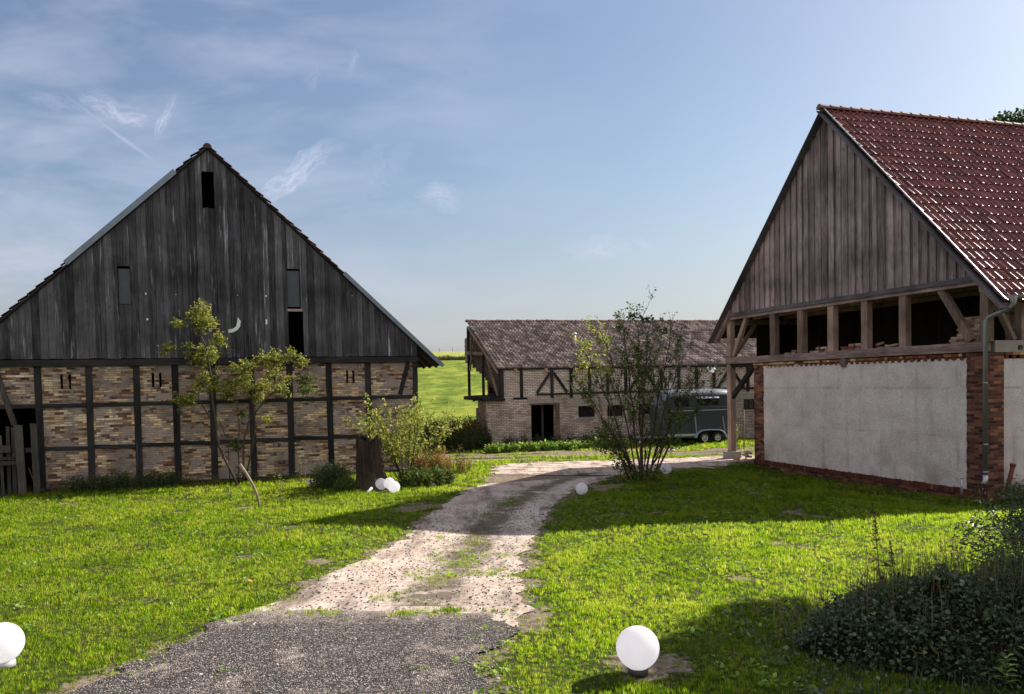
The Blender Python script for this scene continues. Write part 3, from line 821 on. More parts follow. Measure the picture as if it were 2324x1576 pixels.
def ridge(mb, p, q, rad, step, n=7, jit=.008):
    p = Vector(p); q = Vector(q); d = (q - p); L = d.length; d.normalize(); side = d.cross(Vector((0, 0, 1))).normalized()
    k = int(L / step)
    for i in range(k):
        c0 = p + d * (i * step); c1 = p + d * (i * step + step * 1.12); j = random.uniform(-jit, jit); r = random.random()
        vs = []
        for (c, rr) in ((c0, rad * 1.10), (c1, rad * .90)):
            for t in range(n):
                a = math.pi * (t / (n - 1)) * 1.1 - .05 * math.pi
                vs.append(c + side * (math.cos(a) * rr) + Vector((0, 0, math.sin(a) * rr + j)))
        mb.add(vs, [(t, t + 1, n + t + 1, n + t) for t in range(n - 1)] + [tuple(range(n))], r)


ROLL_S = [(0, 0), (.04, .034), (.10, .042), (.22, .028), (.34, .006), (.42, 0), (.7, -.014), (1.0, 0)]
ROLL_B = [(0, 0), (.14, .055), (.28, .066), (.62, .012), (.75, -.006), (1.0, 0)]
ROLL_L = [(0, 0), (.3, .03), (.6, .01), (1, 0)]

# ================================================================== LEFT BARN (old half-timbered barn)
LB = tag(empty('timber_barn', (-14.81, 26, -.24), R_(20.6)), 'old half-timbered barn with dark board gable over patchy yellow brick, on the left', 'barn')
XL, XR, PK = -2.55, 12.17, 5.2
def ltop(u): return 10.90 - abs(u - PK) * (7.31 / 7.8)
ltop.peak = PK
b = MB(); boards(b, XL + .1, XR - .02, 4.0, ltop, .19,
    [(4.99, 5.37, 8.95, 10.17), (2.36, 2.72, 5.77, 6.98), (7.64, 8.07, 5.68, 7.04), (7.65, 8.14, 4.08, 5.57)], -.02, .028, jit=.016, wj=.33, bottom_jit=.02)
part(b, 'gable_boarding', 'wood_dark', LB)
# splintered sill stubs below the top opening
b = MB()
for i in range(4): b.box((5.0 + i * .092, -.048, 8.9), (5.085 + i * .092, -.022, 8.95 + random.uniform(.0, .07)))
part(b, 'broken_board_end', 'wood_dark', LB)
for (a, c, z0, z1, m, dep, lb) in ((2.36, 2.72, 5.77, 6.90, 'old_glass', .03, 'dull grey shutter board in the left gable opening'), (7.64, 8.07, 5.74, 6.98, 'old_glass', .03, 'bluish pane in the right gable opening')):
    b = MB(); b.box((a + .012, dep, z0), (c - .012, dep + .02, z1)); w_ = part(b, 'window_pane', m, LB, lb)
b = MB(); b.box((7.62, -.07, 5.58), (8.12, .02, 5.66)); part(b, 'window_sill', 'timber_brown_x', LB)
# brick infill with slits and the gate opening
slits = [(.59, .665, 3.06, 3.52), (.82, .895, 3.06, 3.52), (3.25, 3.325, 3.06, 3.52), (3.47, 3.545, 3.06, 3.52), (6.87, 6.945, 3.06, 3.52), (7.1, 7.165, 3.06, 3.52), (9.58, 9.655, 3.06, 3.52), (9.80, 9.875, 3.06, 3.52)]
b = MB(); wall(b, XL, XR - .02, -.5, 3.84, .03, .30, slits + [(-2.4, -.1, -.5, 2.48)])
part(b, 'brick_wall', 'brick_old', LB)
# the rest of the shell
b = MB()
b.box((XL + .01, .31, -.6), (XL + .25, 12, 3.9)); b.box((XR - .25, .31, -.6), (XR - .01, 12, 3.9)); b.box((XL, 12, -.6), (XR, 12.25, 3.9))
b.prism([(XL - .05, 3.6), (XR + .35, 3.6), (XR + .35, 4.2), (PK, 10.98), (XL - .05, 3.85)], 12, 12.2, lambda u, v, q: (u, q, v))
part(b, 'rear_wall', 'brick_old', LB)
b = MB(); b.prism([(XL + .3, 4.0), (XR - .2, 4.0), (PK, 10.7)], 2.6, 2.7, lambda u, v, q: (u, q, v)); part(b, 'loft_light_block', 'interior_boards', LB)  # unseen sheet added to stop light leaking between the gable boards
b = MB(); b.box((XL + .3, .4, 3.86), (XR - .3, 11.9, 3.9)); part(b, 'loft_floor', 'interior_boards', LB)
# timber frame
one_beam('wall_plate', 'timber_black_x', LB, (XL, .0, 3.88), (XR, .0, 3.88), .20, .21)
for i, u in enumerate([-.02, 1.4, 2.78, 3.95, 5.11, 6.38, 7.63, 8.98, 10.35]):
    one_beam('post', 'timber_black', LB, (u + random.uniform(-.02, .02), .055, -.06), (u + random.uniform(-.015, .015), .055, 3.78), random.uniform(.19, .22), .14)
one_beam('corner_post', 'timber_black', LB, (12.08, .06, -.30), (12.08, .06, 3.78), .17, .20)
us = [-.02, 1.4, 2.78, 3.95, 5.11, 6.38, 7.63, 8.98, 10.35, 12.08]
for i in range(len(us) - 1):
    a, c = us[i] + .10, us[i + 1] - .10
    one_beam('rail', 'timber_black_x', LB, (a, .05, 2.535), (c, .05, 2.53), .13, .155)
    one_beam('rail', 'timber_black_x', LB, (a, .05, 1.19), (c, .05, 1.15), .13, .155)
one_beam('rail', 'timber_black_x', LB, (XL, .05, 2.53), (-.12, .05, 2.54), .13, .17)
one_beam('brace', 'timber_black', LB, (11.83, .045, 3.78), (11.5, .045, 2.62), .15, .13, (0, 1, 0))
one_beam('brace', 'gate_wood', LB, (-1.19, -.02, 3.80), (-.70, -.06, 1.96), .16, .10, (0, 1, 0), label='grey diagonal brace above the gate')
one_beam('sill_beam', 'timber_black_x', LB, (.05, .02, -.15), (12.0, .02, -.20), .18, .16)
b = MB()
u = XL
while u < 12.1:
    w_ = random.uniform(.22, .5); b.box((u, -.07 + random.uniform(-.03, .03), -.75), (u + w_ - .02, .25, -.27 + random.uniform(-.05, .02)), jit=.02); u += w_
part(b, 'stone_plinth', 'stone', LB)
# roofs
sv = Vector((-7.8, 0, 7.31)).normalized(); svl = Vector((7.8, 0, 7.31)).normalized(); RLn = 10.69
roof_part('roof', 'tile_old', LB, (13.02, -.16, 3.70), (0, 1, 0), sv, 12.5, RLn, .24, .335, ROLL_L, lip=.045, jit=.012)
roof_part('roof', 'tile_old', LB, (-2.62, -.16, 3.70), (0, 1, 0), svl, 12.5, RLn, .24, .335, ROLL_L, lip=.045, jit=.012)
b = MB(); slab(b, (13.0, -.1, 3.68), (0, 1, 0), sv, 12.4, RLn, .05); slab(b, (-2.6, -.1, 3.68), (0, 1, 0), svl, 12.4, RLn, .05)
part(b, 'roof_deck', 'interior_boards', LB)
# verge laths
for (p, q) in (((13.0, -.10, 3.66), (5.2, -.10, 10.97)), ((-2.6, -.10, 3.66), (5.2, -.10, 10.97))): one_beam('verge_board', 'timber_black_x', LB, p, q, .055, .10, (0, 1, 0))
def along(t, left): return Vector(((-2.6 if left else 13.0) + (7.8 if left else -7.8) * t, 0, 3.70 + 7.31 * t))
for (t0, t1, left, w_) in ((.45, .872, True, .15), (-.012, .44, False, .12)):
    b = MB(); p, q = along(t0, left), along(t1, left)
    nn = Vector((-7.31, 0, 7.8)).normalized() if left else Vector((7.31, 0, 7.8)).normalized()
    for (yy, a0, a1) in ((-.20, -.06, w_ - .04),):
        P = [p + nn * a0, q + nn * a0, q + nn * a1, p + nn * a1]
        vs = [(v.x, yy, v.z) for v in P] + [(v.x, yy + .012, v.z) for v in P]
        b.add(vs, [(0, 1, 2, 3), (7, 6, 5, 4), (0, 4, 5, 1), (3, 2, 6, 7), (1, 5, 6, 2), (0, 3, 7, 4)], .5)
    P = [p + nn * (w_ - .04), q + nn * (w_ - .04)]
    vs = [(P[0].x, -.20, P[0].z), (P[1].x, -.20, P[1].z), (P[1].x, .16, P[1].z + .01), (P[0].x, .16, P[0].z + .01)]
    b.add(vs + [(x, y, z - .012) for x, y, z in vs], [(0, 1, 2, 3), (7, 6, 5, 4), (0, 4, 5, 1), (2, 6, 7, 3)], .5)
    part(b, 'verge_flashing', 'tin', LB)
b = MB(); ridge(b, (5.2, -.20, 10.94), (5.2, 12.2, 10.94), .13, .36); part(b, 'ridge_tiles', 'tile_old', LB)
# eave underside struts at the right
for yy in (.2, 1.1, 2.0): one_beam('rafter_end', 'timber_black', LB, (12.96, yy, 3.60), (12.1, yy, 4.4), .10, .12)
# white chips on the gable, torn foil
for i, (u, z, s_) in enumerate([(3.17, 6.10, .045), (3.19, 5.27, .05), (4.08, 6.09, .018), (4.08, 5.26, .035), (6.0, 6.1, .018), (6.93, 6.09, .045), (9.86, 6.15, .018)]):
    b = MB(); b.box((u - s_ * .5, -.075, z - s_ * .55), (u + s_ * .5, -.068, z + s_ * .55), jit=.004); part(b, 'white_patch', 'white_bit', LB)
b = MB(); b.box((6.885, -.075, 5.13), (6.94, -.068, 5.29), jit=.004); part(b, 'white_patch', 'white_bit', LB)
def local_world(E, p): return E.matrix_world @ Vector(p)
bpy.context.view_layer.update()
foil = [(5.99, 5.36), (6.08, 5.22), (6.05, 5.04), (5.96, 4.93), (5.84, 4.85), (5.67, 4.83), (5.67, 4.94), (5.83, 4.98), (5.93, 5.06), (5.955, 5.16)]
b = MB(); nF = len(foil)
vs = [(u, -.10 - .03 * math.sin(i * 1.3), z) for i, (u, z) in enumerate(foil)]
b.add(vs + [(x, y + .004, z) for x, y, z in vs], [tuple(range(nF)), tuple(range(2 * nF - 1, nF - 1, -1))] + [(i, i + nF, (i + 1) % nF + nF, (i + 1) % nF) for i in range(nF)], .5)
o = part(b, 'torn_foil', 'cloth', None); o.matrix_world = LB.matrix_world.copy(); tag(o, 'white crescent of torn foil caught on the dark board gable', 'foil')

# gate in front of the left opening
GT = tag(empty('wooden_gate', LB.matrix_world @ Vector((-1.5, -.30, 0)), R_(20.6)), 'tall weathered picket gate leaning before the dark opening of the left barn', 'gate')
def gbox(name, u0, u1, z0, z1, y, th=.035, lean=0.0):
    b = MB(); x0, x1 = u0 + 1.5, u1 + 1.5
    poly = [(x0, z0), (x1, z0), (x1 + lean, z1 - random.uniform(0, .03)), (x0 + lean, z1)]
    b.prism(poly, y, y - th, lambda u, v, q: (u, q, v)); return part(b, name, 'gate_wood', GT)
gbox('gate_post', -.60, -.385, -.42, 1.98, -.03, .13, -.05)
gbox('gate_post', -.19, -.01, -.30, 2.02, -.03, .13, -.03)
gbox('picket', -.655, -.60, .74, 1.52, -.02)
for (c, w_, zt, zb) in ((-1.9, .09, 1.8, -.42), (-1.72, .1, 1.6, -.4), (-1.5, .09, 1.85, -.4), (-1.33, .09, 1.7, -.42), (-1.17, .09, 1.88, -.4), (-1.04, .08, 1.70, -.38), (-.875, .10, 1.95, -.4), (-.73, .11, 1.92, -.42)):
    gbox('picket', c - w_ / 2, c + w_ / 2, zb, zt, .02 + random.uniform(0, .01), .03, random.uniform(-.03, .03))
gbox('gate_rail', -2.1, -.78, 1.15, 1.37, -.06, .05); gbox('gate_rail', -2.1, -.68, .92, 1.04, -.065, .05); gbox('gate_rail', -2.1, -.62, .76, .89, -.07, .05)
gbox('gate_rail', -.385, -.19, 1.12, 1.27, -.02, .05)
b = MB(); b.beam((1.18, -.03, .65), (1.42, -.03, -.2), .03, .06, (0, 1, 0)); part(b, 'gate_strut', 'gate_wood', GT)

# ================================================================== RIGHT BARN
RB = tag(empty('plastered_barn', (12.03, 21, -.284), R_(107.45)), 'restored barn on the right with red tile roof, grey board gable and pale plastered wall', 'barn')
UE, PKR, ZT = 11.93, 5.95, 11.50
def rtop(u): return ZT - .12 - abs(u - PKR) * 1.012
rtop.peak = PKR
b = MB(); boards(b, .06, UE - .02, 5.46, rtop, 
    .158, [], .02, .028, proud=.042, dirn=1, jit=.006, wj=.16, bottom_jit=.01)
part(b, 'gable_boarding', 'wood_grey', RB)
b = MB(); b.prism([(.1, 5.46), (UE - .1, 5.46), (PKR, rtop(PKR) - .1)], .0, .018, lambda u, v, q: (u, q, v)); part(b, 'gable_backing', 'black', RB)
one_beam('drip_board', 'barge', RB, (-.02, .085, 5.425), (UE + .02, .085, 5.425), .14, .035, (0, 1, 0), bev=.004)
one_beam('head_beam', 'timber_brown_x', RB, (-.02, -.04, 5.33), (UE + .02, -.04, 5.33), .16, .14)
# posts of the open band
for (a, c) in ((-.04, .20), (2.72, 2.98), (4.27, 4.53), (5.79, 6.07), (7.33, 7.62), (8.9, 9.18), (11.74, 11.98)):
    one_beam('post', 'timber_brown', RB, ((a + c) / 2, -.12, 3.80), ((a + c) / 2, -.12, 5.27), c - a, .22)
one_beam('brace', 'timber_brown', RB, (10.72, -.10, 5.28), (11.62, -.10, 3.84), .17, .15, (0, 1, 0))
one_beam('brace', 'timber_brown', RB, (1.52, -.10, 5.28), (.52, -.10, 3.84), .20, .16, (0, 1, 0))
one_beam('sill_beam', 'timber_brown_x', RB, (6.05, -.06, 3.665), (UE + .06, -.06, 3.665), .24, .26)
one_beam('sill_beam', 'timber_brown_x', RB, (.03, -.06, 3.675), (6.05, -.06, 3.675), .25, .26)
# lower wall: brick piers round the plaster panel
b = MB(); wall(b, 0, 10.2, -.75, 3.52, -.36, -.02, [(.63, 9.56, 0.0, 3.30)]); part(b, 'brick_wall', 'brick_red', RB)
b = MB(); pl = []
for (p, q) in (((.62, -.01), (9.57, -.01)), ((9.57, -.01), (9.57, 3.40)), ((9.57, 3.40), (.62, 3.40)), ((.62, 3.40), (.62, -.01))):
    kk = int(math.hypot(q[0] - p[0], q[1] - p[1]) / .07)
    for i in range(kk): t = i / kk; pl.append((p[0] + (q[0] - p[0]) * t + random.gauss(0, .011), p[1] + (q[1] - p[1]) * t + random.gauss(0, .011)))
b.prism(pl, -.30, -.014, lambda u, v, q: (u, q, v))
part(b, 'plaster_panel', 'plaster', RB)
b = MB()                                   # header course and dentils
u = .02
while u < 10.18:
    w_ = random.uniform(.115, .125) if random.random() < .35 else random.uniform(.235, .25)
    w_ = min(w_, 10.2 - u); t = (u / 10.2)
    b.box((u, -.02, 3.455), (u + w_ - .01, .012, 3.525), r=min(1, max(0, random.gauss(.30 + .5 * min(1, u / 7), .28))), jit=.003); u += w_
u = .70
while u < 9.5:
    b.box((u, -.034, 3.355), (u + .115, .006, 3.445), r=min(1, max(0, random.gauss(.22 + .035 * u, .15))), jit=.004); u += .245
part(b, 'dentil_course', 'brick_row', RB)
b = MB(); u = 0.0
while u < 10.2:                             # upright bricks under the plaster
    b.box((u, -.03, -.16), (u + .068, .022, -.02), r=min(1, max(0, random.gauss(.14, .12))), jit=.004); u += .078
part(b, 'plinth_course', 'brick_row', RB)
one_beam('clamp_board', 'barge', RB, (5.26, .03, 3.28), (5.26, .03, 3.60), .20, .05, (0, 1, 0), bev=.004)
b = MB()
for i in range(46): b.tube([(.1 + i * .235, .071, 3.70 - .06 * abs(math.sin(i * .9)) + (.0)), (.1 + (i + 1) * .235, .071, 3.70 - .06 * abs(math.sin((i + 1) * .9)))], .004, 4)
part(b, 'cable', 'lamp_black', RB)
# side wall with pier and second plaster panel
b = MB(); b.box((-.004, -.58, -.75), (.30, -.03, 3.52)); part(b, 'brick_pier', 'brick_red_side', RB)
b = MB(); b.box((-.0, -3.4, -.02), (.28, -.585, 3.36)); part(b, 'plaster_panel', 'plaster', RB)
b = MB(); b.box((.0, -14, -.45), (.3, -3.41, 3.52)); b.box((-.004, -3.4, -.45), (.27, -.59, -.03)); part(b, 'side_wall', 'brick_red_side', RB)
b = MB(); y = -.62
while y > -3.4:
    b.box((-.015, y - .235, 3.455), (.05, y, 3.525), r=random.random(), jit=.003); b.box((-.012, y - .115, 3.36), (.05, y, 3.445), r=random.gauss(.3, .1), jit=.004); y -= .245
part(b, 'dentil_course', 'brick_row', RB)
b = MB(); wall(b, 0, 4, 0, .30, 0, .24, [(.75, .92, .05, .17)]); 
for i, v in enumerate(b.v): b.v[i] = (v[1] + .0, -.30 - v[0], v[2] + 3.53)
part(b, 'concrete_lintel', 'concrete', RB)
for yy in (-1.30, -3.9, -6.5): one_beam('post', 'timber_brown', RB, (.12, yy, 3.83), (.12, yy, 5.27), .22, .22)
one_beam('brace', 'timber_brown', RB, (.12, -.20, 5.2), (.12, -1.02, 3.86), .12, .16, (1, 0, 0))
one_beam('eave_beam', 'timber_brown', RB, (.12, .0, 5.17), (.12, -14, 5.17), .20, .20, (1, 0, 0))
one_beam('eave_beam', 'timber_brown', RB, (11.86, .0, 5.17), (11.86, -14, 5.17), .20, .20, (1, 0, 0))
# interior: floor, inner walls, far side boarding
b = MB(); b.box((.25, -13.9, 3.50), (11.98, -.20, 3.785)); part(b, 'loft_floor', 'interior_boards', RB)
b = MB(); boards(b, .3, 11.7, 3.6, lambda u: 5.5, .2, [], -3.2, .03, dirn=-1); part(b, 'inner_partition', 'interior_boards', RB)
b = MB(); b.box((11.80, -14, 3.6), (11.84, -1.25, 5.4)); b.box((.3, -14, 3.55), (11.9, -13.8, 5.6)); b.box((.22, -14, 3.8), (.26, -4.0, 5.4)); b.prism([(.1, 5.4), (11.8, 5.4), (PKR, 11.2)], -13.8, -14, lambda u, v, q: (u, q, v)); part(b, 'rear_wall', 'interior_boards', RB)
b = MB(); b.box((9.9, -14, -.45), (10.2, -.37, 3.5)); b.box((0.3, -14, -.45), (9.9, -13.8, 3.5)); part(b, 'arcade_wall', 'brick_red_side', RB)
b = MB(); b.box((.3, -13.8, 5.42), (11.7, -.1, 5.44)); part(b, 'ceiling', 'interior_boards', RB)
for i in range(9):
    one_beam('joist', 'timber_brown', RB, (.4 + 0 * i, -1.0 - i * 1.4, 5.33), (11.6, -1.0 - i * 1.4, 5.33), .14, .16, (0, 1, 0))
# arcade: corner post on its stone, brace, soffit
one_beam('arcade_post', 'timber_brown', RB, (11.86, -.12, .12), (11.86, -.12, 3.54), .25, .25)
b = MB(); b.box((11.62, -.37, -.55), (12.12, .14, .12), jit=.02); part(b, 'post_base', 'concrete', RB)
one_beam('soffit_beam', 'timber_black', RB, (10.2, -.14, 3.47), (11.98, -.14, 3.47), .12, .16)
one_beam('arcade_brace', 'timber_black', RB, (11.80, -.12, 2.25), (10.32, -.12, 3.42), .17, .16, (0, 1, 0))
for yy in (-4.2, -8.2, -12.2): one_beam('arcade_post', 'timber_brown', RB, (11.86, yy, -.3), (11.86, yy, 3.54), .22, .22)
one_beam('arcade_brace', 'timber_brown', RB, (11.86, -.25, 3.82), (11.86, -1.25, 5.1), .13, .13, (1, 0, 0))
# roofs
LnR = math.hypot(6.62, 6.62 * 1.012)
sr = Vector((6.62, 0, 6.70)).normalized(); sl = Vector((-6.62, 0, 6.70)).normalized()
RW = 15.5
roof_part('roof', 'tile_red', RB, (PKR - 6.66, .22, ZT - 6.74), (0, -1, 0), sr, RW, LnR + .04, .24, .42, ROLL_S, lip=.034, jit=.007)
roof_part('roof', 'tile_red', RB, (PKR + 6.80, .22, ZT - 6.88), (0, -1, 0), sl, RW, LnR + .24, .24, .42, ROLL_S, lip=.034, jit=.004)
b = MB(); slab(b, (PKR - 6.62, .15, ZT - 6.72), (0, -1, 0), sr, RW, LnR, .05); slab(b, (PKR + 6.76, .15, ZT - 6.86), (0, -1, 0), sl, RW, LnR + .2, .05); part(b, 'roof_deck', 'interior_boards', RB)
b = MB(); ridge(b, (PKR, .34, ZT - .0), (PKR, -15, ZT - .0), .12, .395, jit=.002); part(b, 'ridge_tiles', 'ridge_red', RB)
one_beam('bargeboard', 'barge', RB, (PKR - 6.70, .20, ZT - 6.74 - .19), (PKR + .10, .20, ZT - .07), .03, .31, (0, 1, 0), bev=0)
one_beam('bargeboard', 'barge', RB, (PKR + 6.86, .20, ZT - 6.90 - .19), (PKR - .10, .20, ZT - .07), .03, .31, (0, 1, 0), bev=0)
one_beam('verge_sun_edge', 'zinc', RB, (PKR - 6.72, .225, ZT - 6.74 + .035), (PKR - .02, .225, ZT + .045), .03, .022, (0, 1, 0), bev=0)  # added strip: the sunlit tile edge put in as pale metal
for sgn, e in ((-1, 6.55), (1, 6.7)):
    one_beam('verge_rafter', 'timber_brown_x', RB, (PKR + sgn * e, .05, ZT - e * 1.012 - .26), (PKR + sgn * 5.6, .05, ZT - 5.6 * 1.012 - .26), .20, .16, (0, 1, 0))
# gutter and downpipes
b = MB()
n = 9
def gutter(b, x, z, y0, y1, rad=.075):
    vs = []
    for yy in (y0, y1):
        for t in range(n):
            a = math.pi + math.pi * t / (n - 1); vs.append((x + math.cos(a) * rad, yy, z + math.sin(a) * rad))
    b.add(vs, [(t, t + 1, n + t + 1, n + t) for t in range(n - 1)] + [tuple(range(n)), tuple(range(2 * n - 1, n - 1, -1))], .5, smooth=False)
    b.tube([(x - rad, y0, z), (x - rad, y1, z)], .010, 6)
gutter(b, -.80, 4.88, .10, -15)
part(b, 'gutter', 'zinc', RB)
b = MB(); b.tube([(-.80, .02, 4.84), (-.80, .02, 4.68), (-.72, .04, 4.58), (-.20, .12, 4.40), (-.10, .13, 4.30), (-.10, .13, .42)], .055, 12)
for z in (4.30, 2.75, 1.2, .5): b.tube([(-.10, .13, z - .02), (-.10, .13, z + .02)], .063, 12)
b.lathe([(.085, 4.86), (.09, 4.80), (.06, 4.66)], 12, (-.80, .02, 0))
part(b, 'downpipe', 'zinc', RB)
b = MB(); b.tube([(-.10, .13, .42), (-.10, .13, .30), (-.11, .20, .20)], .062, 12); part(b, 'drain_shoe', 'globe_base_pale', RB)
b = MB(); gutter(b, 12.86, 4.72, .10, -15); part(b, 'gutter', 'zinc', RB)
b = MB(); b.tube([(12.86, -.05, 4.66), (12.84, -.06, 4.52), (12.15, -.14, 4.15), (12.06, -.2, 4.05), (12.06, -.2, 3.5)], .045, 10); part(b, 'downpipe', 'zinc', RB)
bpy.context.view_layer.update()
RM = RB.matrix_world.copy()


def on_rb(o, p, rz=0.0, tilt=(0, 0)):
    o.location = RM @ Vector(p); o.rotation_euler = (tilt[0], tilt[1], R_(107.45) + rz)


# loose bricks
bm_ = MB(); bm_.box((-.12, -.0575, 0), (.12, .0575, .07), .5, jit=.003)
brick0 = bm_.build('loose_brick', 'brick_loose'); first_brick = True
def brick(p, rz, lab, grp, tilt=(0, 0), frame=True):
    global first_brick
    o = brick0 if first_brick else brick0.copy()
    if not first_brick: C.objects.link(o)
    first_brick = False
    if frame: on_rb(o, p, rz, tilt)
    else: o.location = p; o.rotation_euler = (tilt[0], tilt[1], rz)
    o['label'] = lab; o['category'] = 'brick'; o['group'] = grp
    return o
for (u0, u1, hs) in ((7.65, 8.88, [2, 2, 1]), (6.10, 7.30, [3, 2, 2, 2, 1]), (4.55, 5.78, [2, 3, 3, 2]), (3.35, 4.25, [1, 1, 2])):
    for k, h in enumerate(hs):
        uu = u0 + (k + .5) * (u1 - u0) / len(hs)
        for q in range(h):
            loose = q == h - 1 and random.random() < .5
            brick((uu + random.uniform(-.05, .05), -.36 + random.uniform(-.04, .04), 3.79 + .074 * q + (.04 if loose else 0)), random.uniform(-.15, .15) if not loose else random.uniform(-1, 1), 'loose pale brick in the low heaps on the loft beam of the open gable band', 'bricks heaped on the loft beam', (random.uniform(-.05, .4) if loose else 0, random.uniform(-.3, .3) if loose else 0))
for q in range(10):
    for k in range(5):
        if q > 2 and k > 3 or q > 7 and k > 2: continue
        brick((.52 + k * .255 + (.06 if q % 2 else 0) + random.uniform(-.015, .015), -.62, 3.79 + q * .072), random.uniform(-.06, .06), 'brick laid in the tall loft stack behind the corner brace', 'bricks in the tall loft stack')
for q in range(13):
    for k in range(4):
        brick((.42, -.98 - k * .255 - .3 + random.uniform(-.02, .02), 3.79 + q * .072), R_(90) + random.uniform(-.08, .08), 'brick laid in the loft stack behind the side opening under the eaves', 'bricks in the side loft stack')
for (u, y, z, h) in ((10.60, .22, -.38, 4), (10.92, .25, -.38, 5), (11.24, .2, -.38, 3), (11.5, .42, -.42, 2), (10.75, .5, -.42, 2), (11.1, .5, -.42, 1)):
    for q in range(h):
        brick((u + random.uniform(-.04, .04), y + random.uniform(-.03, .03), z + q * .073), random.uniform(-.25, .25), 'brick in the small ground stack at the foot of the arcade post', 'bricks stacked by the arcade post')
for (u, y, z) in ((10.5, .05, .0), (10.45, .2, .08), (10.62, .1, .14), (10.4, .3, -.1), (10.35, .12, .18)):
    brick((u, y, z), random.uniform(-1.2, 1.2), 'brick tumbled on top of the ground heap against the red brick pier', 'bricks tumbled against the pier', (random.uniform(-.5, .5), random.uniform(-.4, .4)))

# short grey pipe and red pipe at the corner
b = MB(); b.tube([(0, 0, 0), (0, 0, .42)], .03, 10); b.tube([(0, 0, .40), (0, 0, .44)], .038, 10)
o = part(b, 'stub_pipe', 'globe_base_pale', None); on_rb(o, (.35, .42, -.10)); tag(o, 'short upright grey pipe stub before the red brick corner pier', 'pipe')
b = MB(); b.tube([(0, 0, 0), (0, -.22, .72)], .055, 10); b.tube([(0, -.20, .66), (0, -.22, .74)], .07, 10)
o = part(b, 'clay_pipe', 'red_pipe', None); on_rb(o, (-.22, -.42, -.05)); tag(o, 'red-brown clay pipe leaning beside the downpipe of the right barn', 'pipe')
# floodlight on the corner post
FL = tag(empty('floodlight', RM @ Vector((12.0, .05, 3.45)), R_(107.45)), 'small white twin floodlight on an arm from the arcade post', 'lamp')
b = MB(); b.tube([(0, 0, 0), (.35, .08, .03), (.72, .16, -.02)], .016, 6); part(b, 'arm', 'lamp_black', FL)
for (x, dz, tl) in ((.66, -.07, .6), (.86, -.03, -.5)):
    b = MB(); b.lathe([(.03, .10), (.06, .08), (.10, .0), (.105, -.02)], 14, (x, .16, dz)); h = part(b, 'lamp_head', 'white_bit', FL)
    b = MB(); b.lathe([(.001, -.16), (.045, -.13), (.06, -.09), (.05, -.04), (.03, 0)], 12, (x, .16, dz)); part(b, 'bulb', 'globe', h)
b = MB(); b.box((.68, .10, -.02), (.84, .22, .06), jit=.01); part(b, 'lamp_housing', 'lamp_black', FL)
b = MB(); b.prism([(.86, .06), (1.0, .0), (1.02, -.12), (.98, -.12), (.95, -.03), (.85, .02)], .10, .22, lambda u, v, q: (u, q, v)); part(b, 'lamp_flap', 'white_bit', FL)

# ================================================================== BACK BUILDING
BB = tag(empty('brick_stable', (-1.36, 40, -.45), R_(16)), 'long half-ruined stable of pale brick with a mossy tile roof, in the background', 'stable')
LX = 27.0
doors = [(2.39, 3.68, .2, 2.1)]
wins = [(4.86, 5.77, 1.35, 1.92), (6.42, 7.30, 1.35, 1.92), (8.15, 8.88, 1.40, 1.94), (9.9, 10.7, 1.4, 1.95), (11.7, 12.5, 1.42, 1.96), (14.2, 15.0, 1.46, 2.02), (16.5, 17.4, 1.46, 2.0)]
b = MB(); wall(b, .2, LX, -.4, 2.40, 0, .38, doors + wins); part(b, 'lower_wall', 'brick_pale_low', BB)
b = MB(); wall(b, 1.0, LX, 2.40, 3.90, .04, .30); part(b, 'upper_wall', 'brick_pale', BB)
b = MB()
for (d0, d1, zt) in ((.38, 1.2, 2.33), (1.2, 2.0, 2.28), (2.0, 2.5, 1.9), (2.5, 3.3, 1.2), (3.3, 4.6, .7)): b.box((.2 + random.uniform(0, .02), d0, -.4), (.6, d1, zt))
part(b, 'end_wall', 'brick_pale_end', BB)
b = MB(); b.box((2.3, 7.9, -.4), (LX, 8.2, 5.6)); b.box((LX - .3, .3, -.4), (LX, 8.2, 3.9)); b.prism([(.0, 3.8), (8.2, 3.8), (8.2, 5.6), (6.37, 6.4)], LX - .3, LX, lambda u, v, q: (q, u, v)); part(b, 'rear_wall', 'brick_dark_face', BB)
b = MB(); b.box((4.2, .31, 2.42), (LX - .35, 7.9, 2.50)); b.box((.7, .39, 2.36), (4.19, 3.0, 2.42)); part(b, 'loft_floor', 'black', BB)  # unseen floor added to block light; black stands for interior shade
b = MB(); b.box((1.6, 2.9, -.4), (LX - .4, 3.0, 2.40)); part(b, 'inner_blackout_wall', 'black', BB)  # unseen black wall added so the door opening reads dark
b = MB(); wall(b, 0, 8, -.3, 3.8, 2.3, 2.5); 
for i, v in enumerate(b.v): b.v[i] = (v[1] + 2.2, v[0] + .4, v[2])
part(b, 'cross_wall', 'brick_dark_face', BB)
